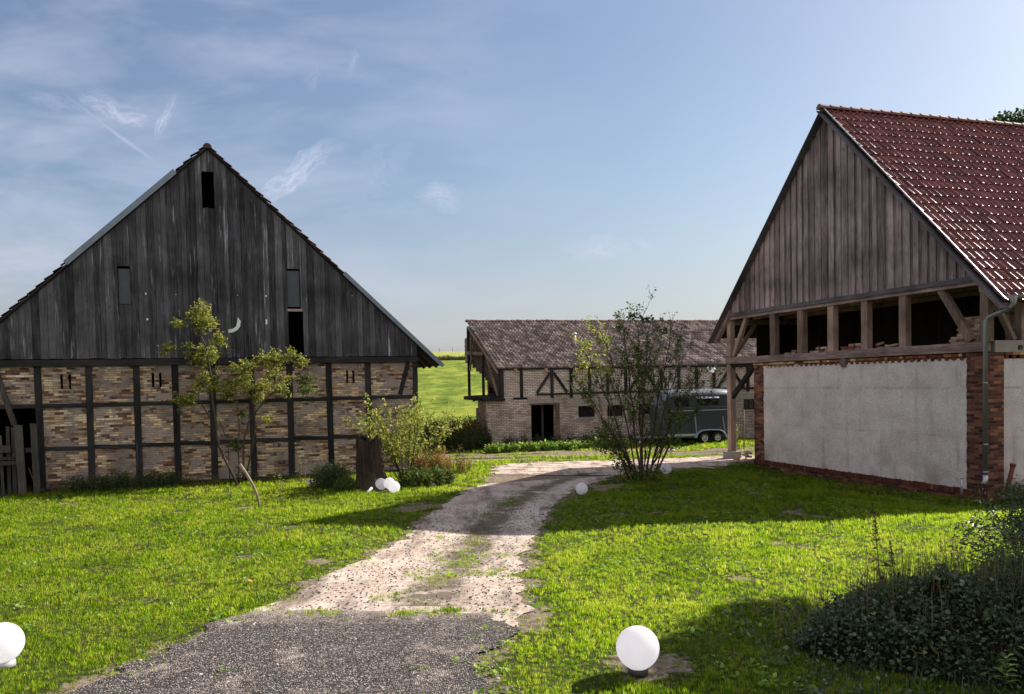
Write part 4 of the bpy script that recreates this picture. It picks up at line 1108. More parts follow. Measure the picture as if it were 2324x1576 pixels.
# ragged remains of the end gable
rag = [(.2, 3.80), (6.3, 6.42), (7.2, 6.08), (8.15, 5.66), (8.28, 5.3), (8.2, 4.9), (8.24, 4.6), (8.05, 4.41), (7.6, 4.36)]
lo = [(7.26, 4.25), (6.5, 4.02), (5.65, 3.80), (4.9, 3.68), (4.14, 3.45), (3.6, 3.30), (3.19, 3.12), (2.5, 2.95), (1.9, 2.75), (1.2, 2.45), (.5, 2.40), (.3, 2.5)]
out = rag[:]
for (p, q) in zip(lo, lo[1:]):
    out.append(p); out.append((q[0] + .02, p[1] + random.uniform(-.02, .02)))
out.append(lo[-1])
edge = []
for i, (d, z) in enumerate(out):
    edge.append((d, z))
b = MB(); b.prism(edge, 1.02, 1.26, lambda u, v, q: (q, u, v)); 
for (d, z) in ((8.2, 5.55), (8.27, 5.3), (8.22, 5.05), (8.28, 4.8), (8.2, 4.55), (8.12, 4.35)): b.box((1.0, d - .05, z), (1.28, d + random.uniform(.03, .12), z + .075))
part(b, 'ragged_gable', 'brick_dark_face', BB)
b = MB(); b.box((1.0, 6.7, 4.4), (1.3, 8.2, 5.75)); part(b, 'gable_remnant', 'brick_pale_end', BB)
# end frame
one_beam('end_post', 'timber_black', BB, (.86, .12, 2.35), (.86, .12, 3.80), .15, .15)
one_beam('end_post', 'timber_black', BB, (.80, 3.15, 2.45), (.80, 3.15, 4.75), .13, .13)
one_beam('end_post', 'timber_black', BB, (.80, 6.42, 2.45), (.80, 6.42, 6.30), .14, .14)
one_beam('tie_beam', 'timber_brown', BB, (.78, 2.9, 4.68), (.78, 6.6, 4.86), .12, .18, (0, 0, 1))
one_beam('end_rafter', 'timber_brown', BB, (.80, 6.35, 6.30), (.80, .1, 3.66), .10, .14, (1, 0, 0))
one_beam('end_brace', 'timber_brown', BB, (.84, 2.6, 4.6), (.84, .45, 2.5), .10, .10, (1, 0, 0))
one_beam('end_brace', 'timber_brown', BB, (.84, 5.0, 5.7), (.84, 6.3, 3.9), .09, .09, (1, 0, 0))
b = MB(); b.prism([(-.30, 2.28), (4.6, 2.30), (4.6, 2.48), (2.0, 2.56), (-.30, 2.40)], .05, 1.0, lambda u, v, q: (q, u, v), jit if False else None)
for i in range(16): b.beam((random.uniform(-.35, .2), random.uniform(-.3, 3.8), 2.3 + random.uniform(-.02, .12)), (random.uniform(.3, .9), random.uniform(-.3, 3.8), 2.42 + random.uniform(0, .12)), .05, .06)
part(b, 'broken_ledge', 'timber_black', BB)
# half timbering
for i, u in enumerate([.95, 1.92, 3.50, 4.50, 5.48, 6.47, 7.45, 8.43, 9.43, 10.44, 11.45, 12.46, 13.45, 14.47, 15.5, 16.5, 17.5, 18.5, 19.5]):
    one_beam('post', 'timber_black', BB, (u, .0, 2.36 if i in (2, 3, 4) else (2.44 if i > 1 else 2.40)), (u, .0, 3.82), .135, .14)
one_beam('rail', 'timber_black_x', BB, (2.7, .0, 2.56), (LX, .0, 2.64), .09, .10)
one_beam('rail', 'timber_black_x', BB, (1.5, .0, 2.38), (2.2, .0, 2.38), .09, .09)
one_beam('rail', 'timber_black_x', BB, (.7, .0, 2.38), (1.05, .0, 2.38), .09, .09)
for c in (3.50, 8.43, 13.45):
    for sg in (-1, 1): one_beam('brace', 'timber_black', BB, (c + sg * .10, .0, 3.60), (c + sg * .78, .0, 2.64), .12, .12, (0, 1, 0))
one_beam('wall_plate', 'timber_black_x', BB, (.7, .0, 3.84), (LX, .0, 3.84), .14, .12)
b = MB()
for i in range(16): b.beam((1.6 + i * 1.55, -.22, 3.74), (1.6 + i * 1.55, .1, 3.78), .13, .13)
part(b, 'rafter_ends', 'timber_brown', BB)
# door, windows, lintels
b = MB(); b.box((2.2, -.012, 2.12), (3.98, .06, 2.34)); part(b, 'door_lintel', 'concrete', BB)
D_ = MB(); D_.box((3.68, -.02, .15), (3.86, .10, 2.12)); D_.box((2.32, -.02, 2.04), (3.68, .08, 2.115)); df = part(D_, 'door_frame', 'timber_brown', BB)
b = MB(); b.box((2.98, .16, .2), (3.08, .24, 2.04)); part(b, 'door_post', 'timber_black', df)
b = MB(); b.box((2.25, -.22, .02), (4.0, .05, .19)); part(b, 'door_step', 'concrete', BB)
for (x0, x1, z0, z1) in wins:
    F_ = MB(); 
    for (a, c, d, e) in ((x0, x1, z0, z0 + .05), (x0, x1, z1 - .05, z1), (x0, x0 + .05, z0 + .05, z1 - .05), (x1 - .05, x1, z0 + .05, z1 - .05), ((x0 + x1) / 2 - .02, (x0 + x1) / 2 + .02, z0 + .05, z1 - .05)): F_.box((a, .14, d), (c, .19, e))
    wf = part(F_, 'window', 'timber_black', BB)
    b = MB(); b.box((x0 + .04, .165, z0 + .04), (x1 - .04, .172, z1 - .04)); part(b, 'pane', 'glass', wf)
    b = MB(); b.box((x0 - .05, -.03, z0 - .09), (x1 + .05, .10, z0)); part(b, 'window_sill', 'concrete', wf)
    b = MB(); b.box((x0 - .42, -.006, z1 + .02), (x1 + .25, .05, 2.30)); part(b, 'window_lintel', 'concrete', wf)
sB = Vector((0, 6.42, 2.76)).normalized()
roof_part('roof', 'tile_brown', BB, (.70, -.12, 3.86), (1, 0, 0), sB, LX - .6, 7.0, .185, .34, ROLL_B, lip=.04, jit=.003)
b = MB(); slab(b, (.75, -.05, 3.86), (1, 0, 0), sB, LX - .7, 6.9, .05); slab(b, (LX, 8.4, 5.70), (-1, 0, 0), Vector((0, -2.0, .9)).normalized(), LX - 1.3, 2.2, .05); part(b, 'roof_deck', 'tile_old', BB)
b = MB(); ridge(b, (.66, 6.33, 6.58), (LX, 6.33, 6.58), .12, .295, jit=.02); part(b, 'ridge_tiles', 'tile_old', BB)
V_ = MB(); V_.tube([(0, 0, -.2), (0, 0, .55)], .075, 12)
VT = part(V_, 'vent_pipe', 'zinc_light', BB); VT.location = (5.75, 2.75, 5.05)
b = MB(); b.lathe([(.14, .60), (.15, .62), (.10, .68), (.02, .73), (.001, .74)], 14); b.lathe([(.14, .60), (.001, .60)], 14); part(b, 'vent_cap', 'zinc_light', VT)
bpy.context.view_layer.update()


# ================================================================== horse trailer
TR = tag(empty('horse_trailer', (9.42, 40.85, -.49), R_(14)), 'dark blue-grey horse trailer with pale roof and twin axle, parked by the stable', 'trailer')
def section(x, top, ins, zb=.42, shoulder=None):
    """closed outline (y,z) at station x; returns side points and roof points"""
    y0, y1 = ins, 1.72 - ins; sh = shoulder if shoulder else top - .30
    side = [(y0, zb), (y0, .9), (y0, 1.6), (y0, sh)]
    arc = []
    for i in range(9):
        a = math.pi - math.pi * i / 8
        cx = (y0 + y1) / 2; rx = (y1 - y0) / 2
        arc.append((cx + rx * math.copysign(abs(math.cos(a)) ** .62, math.cos(a)), sh + (top - sh) * math.sin(a) ** .75 if math.sin(a) > 1e-6 else sh))
    back = [(y1, sh), (y1, 1.6), (y1, .9), (y1, zb)]
    return side, arc, back
st = [(-2.20, 1.95, .30), (-2.16, 2.20, .20), (-2.06, 2.42, .10), (-1.88, 2.58, .03), (-1.6, 2.67, 0), (-.6, 2.70, 0), (.6, 2.70, 0), (1.52, 2.66, 0), (1.60, 2.62, .02)]
body = MB(); roof = MB()
secs = [section(*s_) for s_ in st]
def loft(mb, rows, xs, close=False):
    n = len(rows[0]); vs = [(x, y, z) for x, r_ in zip(xs, rows) for (y, z) in r_]
    mb.add(vs, [(i * n + j, (i + 1) * n + j, (i + 1) * n + j + 1, i * n + j + 1) for i in range(len(rows) - 1) for j in range(n - 1)], .5, smooth=True)
xs = [s_[0] for s_ in st]
loft(body, [s_[0] for s_ in secs], xs); loft(body, [s_[2] for s_ in secs], xs); loft(roof, [s_[1] for s_ in secs], xs)
for e in (0, -1):
    ring_ = secs[e][0] + secs[e][1] + secs[e][2]; body.add([(xs[e], y, z) for y, z in ring_], [tuple(range(len(ring_)))], .5)
body.add([(xs[0], .3, .42), (xs[-1], .02, .42), (xs[-1], 1.7, .42), (xs[0], 1.42, .42)], [(0, 1, 2, 3)], .5)
part(body, 'body', 'paint_trailer', TR); part(roof, 'roof', 'paint_roof', TR)
b = MB(); b.box((-1.98, -.015, 1.625), (1.6, .0, 1.66)); part(b, 'trim_rail', 'trim', TR)
b = MB(); b.box((-1.0, -.008, 1.79), (1.35, .0, 1.80)); part(b, 'panel_seam', 'fender', TR)
b = MB(); b.box((-2.0, -.03, .40), (-.36, .02, .50)); part(b, 'side_skirt', 'trim', TR)
b = MB(); 
def rrect(mb, x0, x1, z0, z1, y0, y1, r=.08):
    pts = []
    for (cx, cz, a0) in ((x1 - r, z1 - r, 0), (x0 + r, z1 - r, 90), (x0 + r, z0 + r, 180), (x1 - r, z0 + r, 270)):
        for k in range(4): a = R_(a0 + 30 * k); pts.append((cx + r * math.cos(a), cz + r * math.sin(a)))
    mb.prism(pts, y0, y1, lambda u, v, q: (u, q, v))
rrect(b, -1.46, -.78, 1.88, 2.26, -.014, .01); part(b, 'window', 'glass', TR)
b = MB(); rrect(b, -1.50, -.74, 1.84, 2.30, -.008, .005); part(b, 'window_frame', 'rubber', TR)
b = MB(); b.box((-.32, -.006, 1.90), (.84, .0, 2.24)); part(b, 'service_hatch', 'glass', TR)
b = MB(); b.prism([(-.05, 2.29), (0, 2.32), (-.09, 2.25), (-.10, 2.23)], -.36, .86, lambda u, v, q: (q, u, v)); part(b, 'hatch_flap', 'trim', TR)
for (x0, x1, z0, z1) in ((-.46, -.36, 1.55, .40), (1.06, 1.18, 1.30, .36)): one_beam('mud_strut', 'fender', TR, (x0, -.03, z0), (x1, -.03, z1), .07, .03, (0, 1, 0), bev=0)
b = MB(); b.box((-.62, -.004, .52), (-.61, .0, 1.6)); b.box((-1.5, -.004, .52), (-1.49, .0, 1.6)); part(b, 'door_gap', 'rubber', TR)
b = MB()
arcp = [(-.46, .28), (-.40, .44), (-.28, .57), (-.12, .64), (.34, .66), (.80, .64), (.96, .57), (1.08, .44), (1.14, .28)]
for (p, q) in zip(arcp, arcp[1:]):
    d = Vector((q[0] - p[0], 0, q[1] - p[1])).normalized(); nn = Vector((-d.z, 0, d.x)) * .045
    P = [Vector((p[0], 0, p[1])), Vector((q[0], 0, q[1]))]
    vs = [(P[0].x, -.24, P[0].z), (P[1].x, -.24, P[1].z), (P[1].x + nn.x, -.22, P[1].z + nn.z), (P[0].x + nn.x, -.22, P[0].z + nn.z),
          (P[0].x, .05, P[0].z), (P[1].x, .05, P[1].z), (P[1].x + nn.x, .05, P[1].z + nn.z), (P[0].x + nn.x, .05, P[0].z + nn.z)]
    b.add(vs, [(0, 1, 2, 3), (3, 2, 6, 7), (0, 4, 5, 1)], .5)
part(b, 'fender', 'fender', TR)
b = MB(); b.prism([(-.40, .30), (-.28, .55), (-.1, .625), (.78, .625), (.94, .55), (1.08, .30)], -.012, -.004, lambda u, v, q: (u, q, v)); part(b, 'wheel_well', 'rubber', TR)
def wheel(x, y, sgn):
    W_ = empty('wheel', (x, y, .285)); W_.parent = TR
    t = MB(); t.lathe([(.17, -.07), (.25, -.085), (.278, -.06), (.283, 0), (.278, .06), (.25, .085), (.17, .07)], 24, axis='y'); part(t, 'tyre', 'rubber', W_)
    r_ = MB(); r_.lathe([(.001, -.05 * sgn), (.05, -.055 * sgn), (.06, -.035 * sgn), (.11, -.03 * sgn), (.14, -.055 * sgn), (.175, -.07 * sgn), (.18, -.06 * sgn), (.18, .05 * sgn)], 24, axis='y'); part(r_, 'rim', 'rim', W_)
    h = MB()
    for i in range(10):
        a = i * math.pi / 5; h.tube([(.125 * math.cos(a), -.05 * sgn, .125 * math.sin(a)), (.125 * math.cos(a), -.036 * sgn, .125 * math.sin(a))], .014, 6)
    part(h, 'rim_holes', 'rubber', W_)
for x in (0.0, .70): wheel(x, -.12, 1); wheel(x, 1.84, -1)
for x in (-.22, .95): b = MB(); b.lathe([(.001, -.012), (.03, -.01), (.035, 0)], 10, (x, 0, .78), 'y'); part(b, 'reflector', 'reflector', TR)
b = MB(); b.beam((-2.0, .4, .36), (-3.15, .86, .36), .07, .09); b.beam((-2.0, 1.3, .36), (-3.15, .86, .36), .07, .09); b.box((-3.35, .81, .34), (-3.1, .91, .44)); b.box((-2.1, .1, .32), (1.5, 1.62, .41)); part(b, 'drawbar', 'fender', TR)
b = MB(); b.tube([(-2.95, .86, .10), (-2.95, .86, .62)], .03, 8); b.lathe([(.03, -.03), (.10, -.035), (.10, .035), (.03, .03)], 14, (-2.95, .86, .10), 'y'); part(b, 'jockey_wheel', 'trim', TR)

# ================================================================== garden globes
def globe(pos, r, label, base='globe_base', tilt=(0, 0), sunk=0.0):
    e = tag(empty('globe_lamp', pos, rot=(tilt[0], tilt[1], 0)), label, 'garden lamp', 'white globe lamps on the ground')
    b = MB(); prof = []; nk = r * .42
    a0 = math.asin(nk / r)
    hb = .055 - sunk
    for i in range(25):
        a = a0 + (math.pi - a0) * i / 24
        prof.append((max(.0005, r * math.sin(a)), hb + r * math.cos(a0) - r * math.cos(a)))
    prof = [(nk * .98, hb - .03), (nk, hb - .005)] + prof
    b.lathe(prof, 40); part(b, 'globe', 'globe', e)
    b = MB(); b.lathe([(.001, -.02), (nk * 1.02, -.02), (nk * 1.12, .0), (nk * 1.12, hb - .012), (nk * 1.0, hb - .005), (nk * .9, hb - .005)], 28); part(b, 'socket', base, e)
    return e
def gp(x, y, dz=0): return (x, y, gzn(x, y) + dz)
globe(gp(1.12, 7.6, .02), .200, 'large white globe lamp on dark socket near the bottom centre of the lawn')
globe(gp(-5.12, 8.2, .02), .198, 'large white globe lamp on silvery socket cut by the left picture edge', 'globe_base_pale', (0, R_(-6)))
globe(gp(1.84, 22.3, -.03), .165, 'white globe lamp in the barn shadow where track meets lawn')
globe(gp(5.05, 27.3, -.02), .182, 'white globe lamp at the foot of the many-stemmed bush', tilt=(R_(10), 0))
globe(gp(-3.94, 24.3, -.02), .172, 'left one of three white globe lamps huddled by the tree stump', tilt=(0, R_(12)))
globe(gp(-3.61, 24.20, .01), .170, 'rear white globe lamp half hidden in the huddle by the stump', tilt=(0, R_(-8)))
globe(gp(-3.46, 23.75, -.04), .172, 'front right white globe lamp of the three by the stump', tilt=(R_(14), R_(8)))

# ================================================================== stump, sticks, stones
def stump():
    e = tag(empty('tree_stump', (-4.32, 24.75, gz(0, 24.75) - .02)), 'tall dark broken tree stump with flared roots beside the three globes', 'stump')
    V = []; nn = 64; levels = [(0, .62), (.06, .57), (.15, .50), (.28, .43), (.45, .385), (.6, .365), (.75, .355), (.9, .35), (1.05, .345), (1.2, .34), (1.35, .34), (1.48, .33), (1.56, .31)]; nn = 96
    for (h, r) in levels:
        for j in range(nn):
            a = 2 * math.pi * j / nn
            fl = max(0, 1 - h / .6)
            rr = r * (1 + .13 * noise.noise(Vector((math.cos(a) * 2.6, math.sin(a) * 2.6, h * .7))) + .10 * noise.noise(Vector((math.cos(a) * 8, math.sin(a) * 8, h * 1.5))) + .05 * noise.noise(Vector((math.cos(a) * 22, math.sin(a) * 22, h * 3))) + fl * .22 * math.sin(a * 5 + 1) + .05 * math.sin(a * 9 + 4 * noise.noise(Vector((0, 0, h)))) + .03 * math.sin(a * 17))
            rr += .12 * max(0, math.cos(a - R_(-20))) ** 6 * (1.2 - h * .3)
            top = .0 if h < 1.3 else .28 * noise.noise(Vector((math.cos(a) * 2, math.sin(a) * 2, 7)))
            V.append((rr * math.cos(a), rr * math.sin(a), h + top))
    b = MB(); n = nn; L = len(levels)
    b.add(V, [(i * n + j, i * n + (j + 1) % n, (i + 1) * n + (j + 1) % n, (i + 1) * n + j) for i in range(L - 1) for j in range(n)], .5, smooth=True)
    b.add(V[-n:] + [(0, 0, 1.42)], [(j, (j + 1) % n, n) for j in range(n)], .1)
    part(b, 'trunk', 'bark_stump', e)
    b = MB(); b.lathe([(.001, 1.50), (.2, 1.50), (.21, 1.62), (.15, 1.66), (.001, 1.67)], 11, (-.14, 0, 0)); part(b, 'broken_core', 'bark_stump', e)
stump()
b = MB(); b.tube([(0, 0, -.08), (-.05, .0, .30), (-.16, .02, .58), (-.34, .05, .88), (-.50, .06, 1.12)], [.032, .030, .036, .040, .046], 10)
o = part(b, 'leaning_stick', 'stick', None); o.location = gp(-6.50, 21.1); tag(o, 'bare pale stick stuck aslant in the lawn before the left barn', 'stick')
b = MB(); b.tube([(0, 0, 0), (.16, .03, .17)], .035, 10)
o = part(b, 'white_tube', 'globe', None); o.location = gp(-4.20, 23.55, .01); tag(o, 'short white tube lying in the grass left of the globes', 'tube')
for (x, y, r, lab) in ((-6.42, 26.2, .20, 'rounded pale stone in the grass before the left barn wall'), (7.02, 36.6, .19, 'white stone on the far lawn in front of the trailer'), (6.6, 37.6, .17, 'white stone half hidden behind the many-stemmed bush'), (-2.5, 25.0, .13, 'small brown stone in the weeds right of the stump')):
    o = bpy.data.objects.new('stone', blob_stone(r, x)); C.objects.link(o); o.location = gp(x, y, .05); o.rotation_euler = (0, 0, x); tag(o, lab, 'stone')
b = MB(); b.tube([(0, 0, -.1), (.01, 0, 1.76)], [.032, .028], 8)
SK = part(b, 'tree_stake', 'stick', None); SK.location = gp(10.35, 37.0); tag(SK, 'pale round stake standing beside the thin sapling behind the arcade', 'stake')


# ================================================================== vegetation
def leafmesh(name, pts, size, m, parent=None, aspect=.45, up=.35, jit=.5):
    pts = np.asarray(pts, float); n = len(pts)
    d = rng.normal(size=(n, 3)); d[:, 2] = d[:, 2] * .6 - .1; d /= np.linalg.norm(d, axis=1)[:, None]
    nr = rng.normal(size=(n, 3)); nr[:, 2] += up * 2; s_ = np.cross(d, nr); s_ /= np.linalg.norm(s_, axis=1)[:, None] + 1e-9
    nn = np.cross(s_, d)
    L = size * rng.uniform(1 - jit, 1 + jit, n)[:, None]; Wd = L * aspect
    V = np.stack([pts, pts + d * L * .45 + s_ * Wd * .5 + nn * L * .08, pts + d * L, pts + d * L * .45 - s_ * Wd * .5 + nn * L * .08], 1).reshape(-1, 3)
    i = np.arange(n) * 4
    Fc = np.concatenate([np.stack([i, i + 1, i + 2], 1), np.stack([i, i + 2, i + 3], 1)])
    r = rng.random(n); return fastmesh(name, V, Fc, np.concatenate([r, r]), m, parent)


def cluster_pts(c, r, n, squash=.75):
    p = rng.normal(size=(n, 3)); p /= np.linalg.norm(p, axis=1)[:, None]; p *= (rng.random(n) ** .45)[:, None] * r
    p[:, 2] *= squash; return p + np.array(c)


def wiggle(p, q, k, amt):
    p = Vector(p); q = Vector(q); out = [p]
    for i in range(1, k):
        t = i / k; out.append(p.lerp(q, t) + Vector([random.uniform(-1, 1) for _ in range(3)]) * amt * (q - p).length)
    return out + [q]


def twigs_to(mb, tips, p, c, r, n, rad=.008):
    """a limb from p to a cluster and short twigs through it; leaf points collected along twigs"""
    pts = wiggle(p, c, 4, .05); mb.tube(pts, [rad * 1.6, rad * 1.4, rad * 1.2, rad, rad * .8], 5)
    for _ in range(max(3, int(n / 9))):
        a = Vector(c) + Vector([random.gauss(0, 1) for _ in range(3)]) * r * .2
        d = Vector([random.gauss(0, 1), random.gauss(0, 1), random.gauss(.3, .7)]).normalized(); e = a + d * r * random.uniform(.6, 1.25)
        tw = wiggle(a, e, 3, .08); mb.tube(tw, [rad * .5, rad * .4, rad * .3, rad * .2], 4)
        for _ in range(9):
            t = random.random() ** .6 * 2.999; i = int(t); q = tw[i].lerp(tw[i + 1], t - i)
            tips.append(q + Vector([random.gauss(0, .022) for _ in range(3)]))


def clustered(name, loc, label, cat, stems, clusters, leaf, size, y, dy=.35, nf=520, bark='bark', dark=None, parent_group=None):
    e = tag(empty(name, loc), label, cat)
    ox, oy, oz = loc; mb = MB(); sp = []
    for (pl, r0) in stems:
        yy = random.uniform(-.05, .05); P = [Vector((x - ox, yy + random.uniform(-.1, .1) * i / len(pl), z - oz)) for i, (x, z) in enumerate(pl)]
        fine = []
        for a, c in zip(P, P[1:]): fine += wiggle(a, c, 3, .02)[:-1]
        fine.append(P[-1]); k = len(fine)
        mb.tube(fine, [r0 * (1 - .75 * i / (k - 1)) for i in range(k)], 6); sp += fine
    tips = []; tipsd = []
    for (x, z, r) in clusters:
        r *= 1.22; c = Vector((x - ox, random.uniform(-dy, dy) , z - oz)); cand = sorted(sp, key=lambda q: (q - c).length + (.8 if q.z > c.z else 0))[:3]
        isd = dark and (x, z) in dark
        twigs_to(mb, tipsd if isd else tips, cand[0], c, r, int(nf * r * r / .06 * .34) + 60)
    part(mb, 'stems', bark, e)
    leafmesh('foliage', [tuple(t) for t in tips], size, leaf, e)
    if tipsd: leafmesh('shade_tinted_foliage', [tuple(t) for t in tipsd], size, 'leaf_mid', e)  # shade put into the colour: marked clusters get darker green leaves
    return e


A_ = [(-9.78, 5.18, .3), (-9.96, 4.89, .38), (-10.55, 4.77, .15), (-9.58, 4.8, .21), (-10.36, 4.14, .15), (-9.82, 3.96, .21), (-9.35, 4.2, .19), (-9.26, 4.37, .13), (-10.87, 3.98, .21), (-10.21, 3.8, .25), (-9.87, 3.62, .25), (-9.41, 3.78, .19), (-9.77, 3.07, .25), (-9.57, 2.77, .25), (-10.03, 2.83, .23), (-10.64, 2.33, .25), (-10.13, 2.45, .17)]
B_ = [(-9.08, 2.8, .26), (-9.26, 2.5, .22), (-8.77, 3.01, .26), (-8.63, 3.4, .3), (-8.06, 3.6, .22), (-7.58, 3.64, .3), (-7.23, 3.8, .15), (-6.93, 3.54, .2), (-8.17, 2.74, .26), (-8.4, 2.4, .22), (-7.44, 2.64, .26), (-7.39, 2.94, .17), (-7.73, 3.16, .22), (-6.74, 2.93, .26), (-6.66, 2.58, .22), (-8.85, 1.89, .11), (-8.08, 1.65, .13), (-9.06, .8, .22), (-8.89, 3.36, .17), (-8.56, 2.79, .26)]
clustered('sapling_tree', gp(-8.9, 26.5), 'slender young tree with sparse yellow-green leaves, taller and left one before the barn gable', 'tree',
    [([(-8.86, -.4), (-9.42, .87), (-9.64, 1.72), (-9.92, 2.23), (-10.0, 2.45)], .045), ([(-9.42, .87), (-9.55, 2.14), (-9.63, 3.37), (-9.73, 4.13), (-9.89, 4.51), (-9.78, 5.09)], .04), ([(-9.5, 3.2), (-9.15, 3.9), (-8.95, 4.3)], .015), ([(-9.3, 3.6), (-8.6, 4.05), (-8.4, 4.1)], .012), ([(-10.0, 2.4), (-10.6, 2.5), (-11.0, 2.4)], .013)],
    A_, 'leaf_yellow', .088, 26.5)
clustered('sapling_tree', gp(-8.95, 27.15), 'spreading young tree with broad yellow-green crown, right one of the pair by the barn', 'tree',
    [([(-9.05, -.4), (-8.96, 1.24), (-9.01, 2.24), (-9.08, 2.76)], .03), ([(-8.88, -.4), (-8.79, 1.1), (-8.55, 1.75), (-8.19, 2.18), (-7.65, 2.73), (-7.41, 3.42), (-7.23, 3.8)], .038), ([(-8.83, -.4), (-8.43, 1.44), (-8.45, 2.05), (-8.56, 2.75), (-8.63, 3.36)], .03), ([(-9.3, -.4), (-9.35, 1.0), (-9.7, 1.9)], .02), ([(-7.5, 2.8), (-6.9, 3.1), (-6.6, 3.0)], .014)],
    B_, 'leaf_yellow', .088, 27.15, dark=[(-6.74, 2.93), (-6.66, 2.58), (-9.06, .8), (-8.85, 1.89)])


def grow(mb, tips, p, d, L, r, depth, spread=.5, upt=.35, seg=4, kids=3, n=6):
    p = Vector(p); d = Vector(d).normalized(); P = [p]
    for i in range(seg):
        d = (d + Vector([random.gauss(0, .10) for _ in range(3)]) + Vector((0, 0, upt * .12))).normalized(); p = p + d * (L / seg); P.append(p)
    mb.tube(P, [r * (1 - .55 * i / seg) for i in range(seg + 1)], n)
    if depth == 0:
        for _ in range(int(7 + L * 18)):
            t = random.random() ** .8 * (seg - .01); i = int(t); q = P[i].lerp(P[i + 1], t - i); tips.append(q + Vector([random.gauss(0, .03) for _ in range(3)]))
        return
    for k in range(kids):
        t = random.uniform(.35, .98) * (seg - .01); i = int(t); q = P[i].lerp(P[i + 1], t - i)
        nd = (d + Vector((random.gauss(0, spread), random.gauss(0, spread), random.gauss(.1, spread * .5)))).normalized()
        grow(mb, tips, q, nd, L * random.uniform(.38, .6), r * .42, depth - 1, spread, upt, seg - 1 if seg > 3 else 3, kids, 5 if depth > 1 else 4)
    grow(mb, tips, P[-1], d, L * .4, r * .4, depth - 1, spread, upt, 3, kids - 1, 4)


def big_bush():
    loc = gp(3.93, 25.4); e = tag(empty('many_stemmed_bush', loc), 'tall many-stemmed bush with thin open crown before the stable and trailer', 'bush')
    mb = MB(); tips = []
    heads = [(2.4, 3.5), (2.95, 3.85), (2.1, 2.6), (3.45, 4.1), (3.89, 4.40), (4.29, 4.15), (4.7, 3.7), (5.2, 3.2), (5.7, 2.8), (5.9, 2.0), (4.0, 3.6)]
    for (x, z) in heads:
        tgt = Vector((x - loc[0], random.uniform(-.9, .9), z - loc[2])); base = Vector((tgt.x * .16 + random.uniform(-.12, .12), tgt.y * .15 + random.uniform(-.12, .12), -.05))
        mid = base.lerp(tgt, .5) + Vector((tgt.x * -.06, 0, .12 * abs(tgt.x))); P = [base]
        for a, c in ((base, mid), (mid, tgt)): P += wiggle(a, c, 4, .018)[1:]
        r0 = random.uniform(.026, .046); k = len(P)
        mb.tube(P, [r0 * (1 - .80 * i / (k - 1)) for i in range(k)], 7)
        for i in range(3, k):
            for _ in range(2 if i < 5 else 3):
                q = P[i - 1].lerp(P[i], random.random()); d = (P[i] - P[i - 1]).normalized()
                nd = (d * .9 + Vector((random.gauss(0, .42), random.gauss(0, .42), .15))).normalized()
                grow(mb, tips, q, nd, random.uniform(.6, 1.25) * (1.15 if i < 6 else .8), .012, 1, .38, .5, 4, 2, 4)
    # low leafy skirts on the left and at the foot
    low = []
    for (x, z, r, n) in ((-1.2, 1.25, .5, 520), (-.75, 1.0, .5, 460), (-1.0, 1.7, .4, 260), (.9, 1.2, .45, 240), (-.3, .25, .45, 420), (.3, .15, .5, 420), (-.55, .5, .35, 260), (1.1, 1.9, .4, 240), (.3, 1.3, .4, 160)):
        twp = []
        for _ in range(8): grow(mb, twp, (x * .3, 0, max(.05, z * .3)), (x * .7, random.uniform(-.3, .3), z * .7 + .1), math.hypot(x, z) * .75, .012, 0, .3)
        low += [tuple(p) for p in cluster_pts((x, random.uniform(-.3, .3), z), r, n)]
    part(mb, 'stems', 'bark', e)
    T = np.array([tuple(t) for t in tips]); T = T[rng.random(len(T)) < .85]
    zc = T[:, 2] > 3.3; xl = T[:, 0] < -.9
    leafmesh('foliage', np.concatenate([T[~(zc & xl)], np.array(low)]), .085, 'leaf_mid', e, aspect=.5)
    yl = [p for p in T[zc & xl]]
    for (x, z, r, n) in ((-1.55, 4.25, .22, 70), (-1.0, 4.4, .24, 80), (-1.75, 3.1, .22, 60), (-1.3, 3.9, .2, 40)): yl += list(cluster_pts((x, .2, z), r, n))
    leafmesh('sun_tinted_foliage', yl, .10, 'leaf_yellow', e, aspect=.5)  # sunlight put into the colour: yellower leaves at upper left
    tp = []
    for (x, z) in ((-.1, 5.05), (.28, 4.95), (-.55, 4.7), (.75, 4.6)): tp += list(cluster_pts((x, 0, z), .22, 60, .5))
    leafmesh('top_foliage', tp, .11, 'leaf_dark', e, aspect=.5)
big_bush()


def grown_shrub(name, loc, label, cat, n, h, lean, leaf, size, rad=.018, kids=4, kd=1, aspect=.5, drop=0.0):
    e = tag(empty(name, loc), label, cat); mb = MB(); tips = []
    for i in range(n):
        a = random.uniform(0, 2 * math.pi); l = random.uniform(.15, lean)
        d = (math.cos(a) * l, math.sin(a) * l, 1)
        grow(mb, tips, (math.cos(a) * .12, math.sin(a) * .12, -.03), d, h * random.uniform(.55, .72), rad, kd, .42, .2, 4, kids, 5)
    part(mb, 'stems', 'bark', e); leafmesh('foliage', [tuple(t) for t in tips if t.z > drop], size, leaf, e, aspect=aspect); return e
grown_shrub('leafy_shrub', gp(-3.30, 25.6), 'rounded shrub with yellowing leaves on bare fanned stems, right behind the stump', 'shrub', 24, 2.95, .66, 'leaf_yellow', .095, .014, 7, 1, drop=.7)

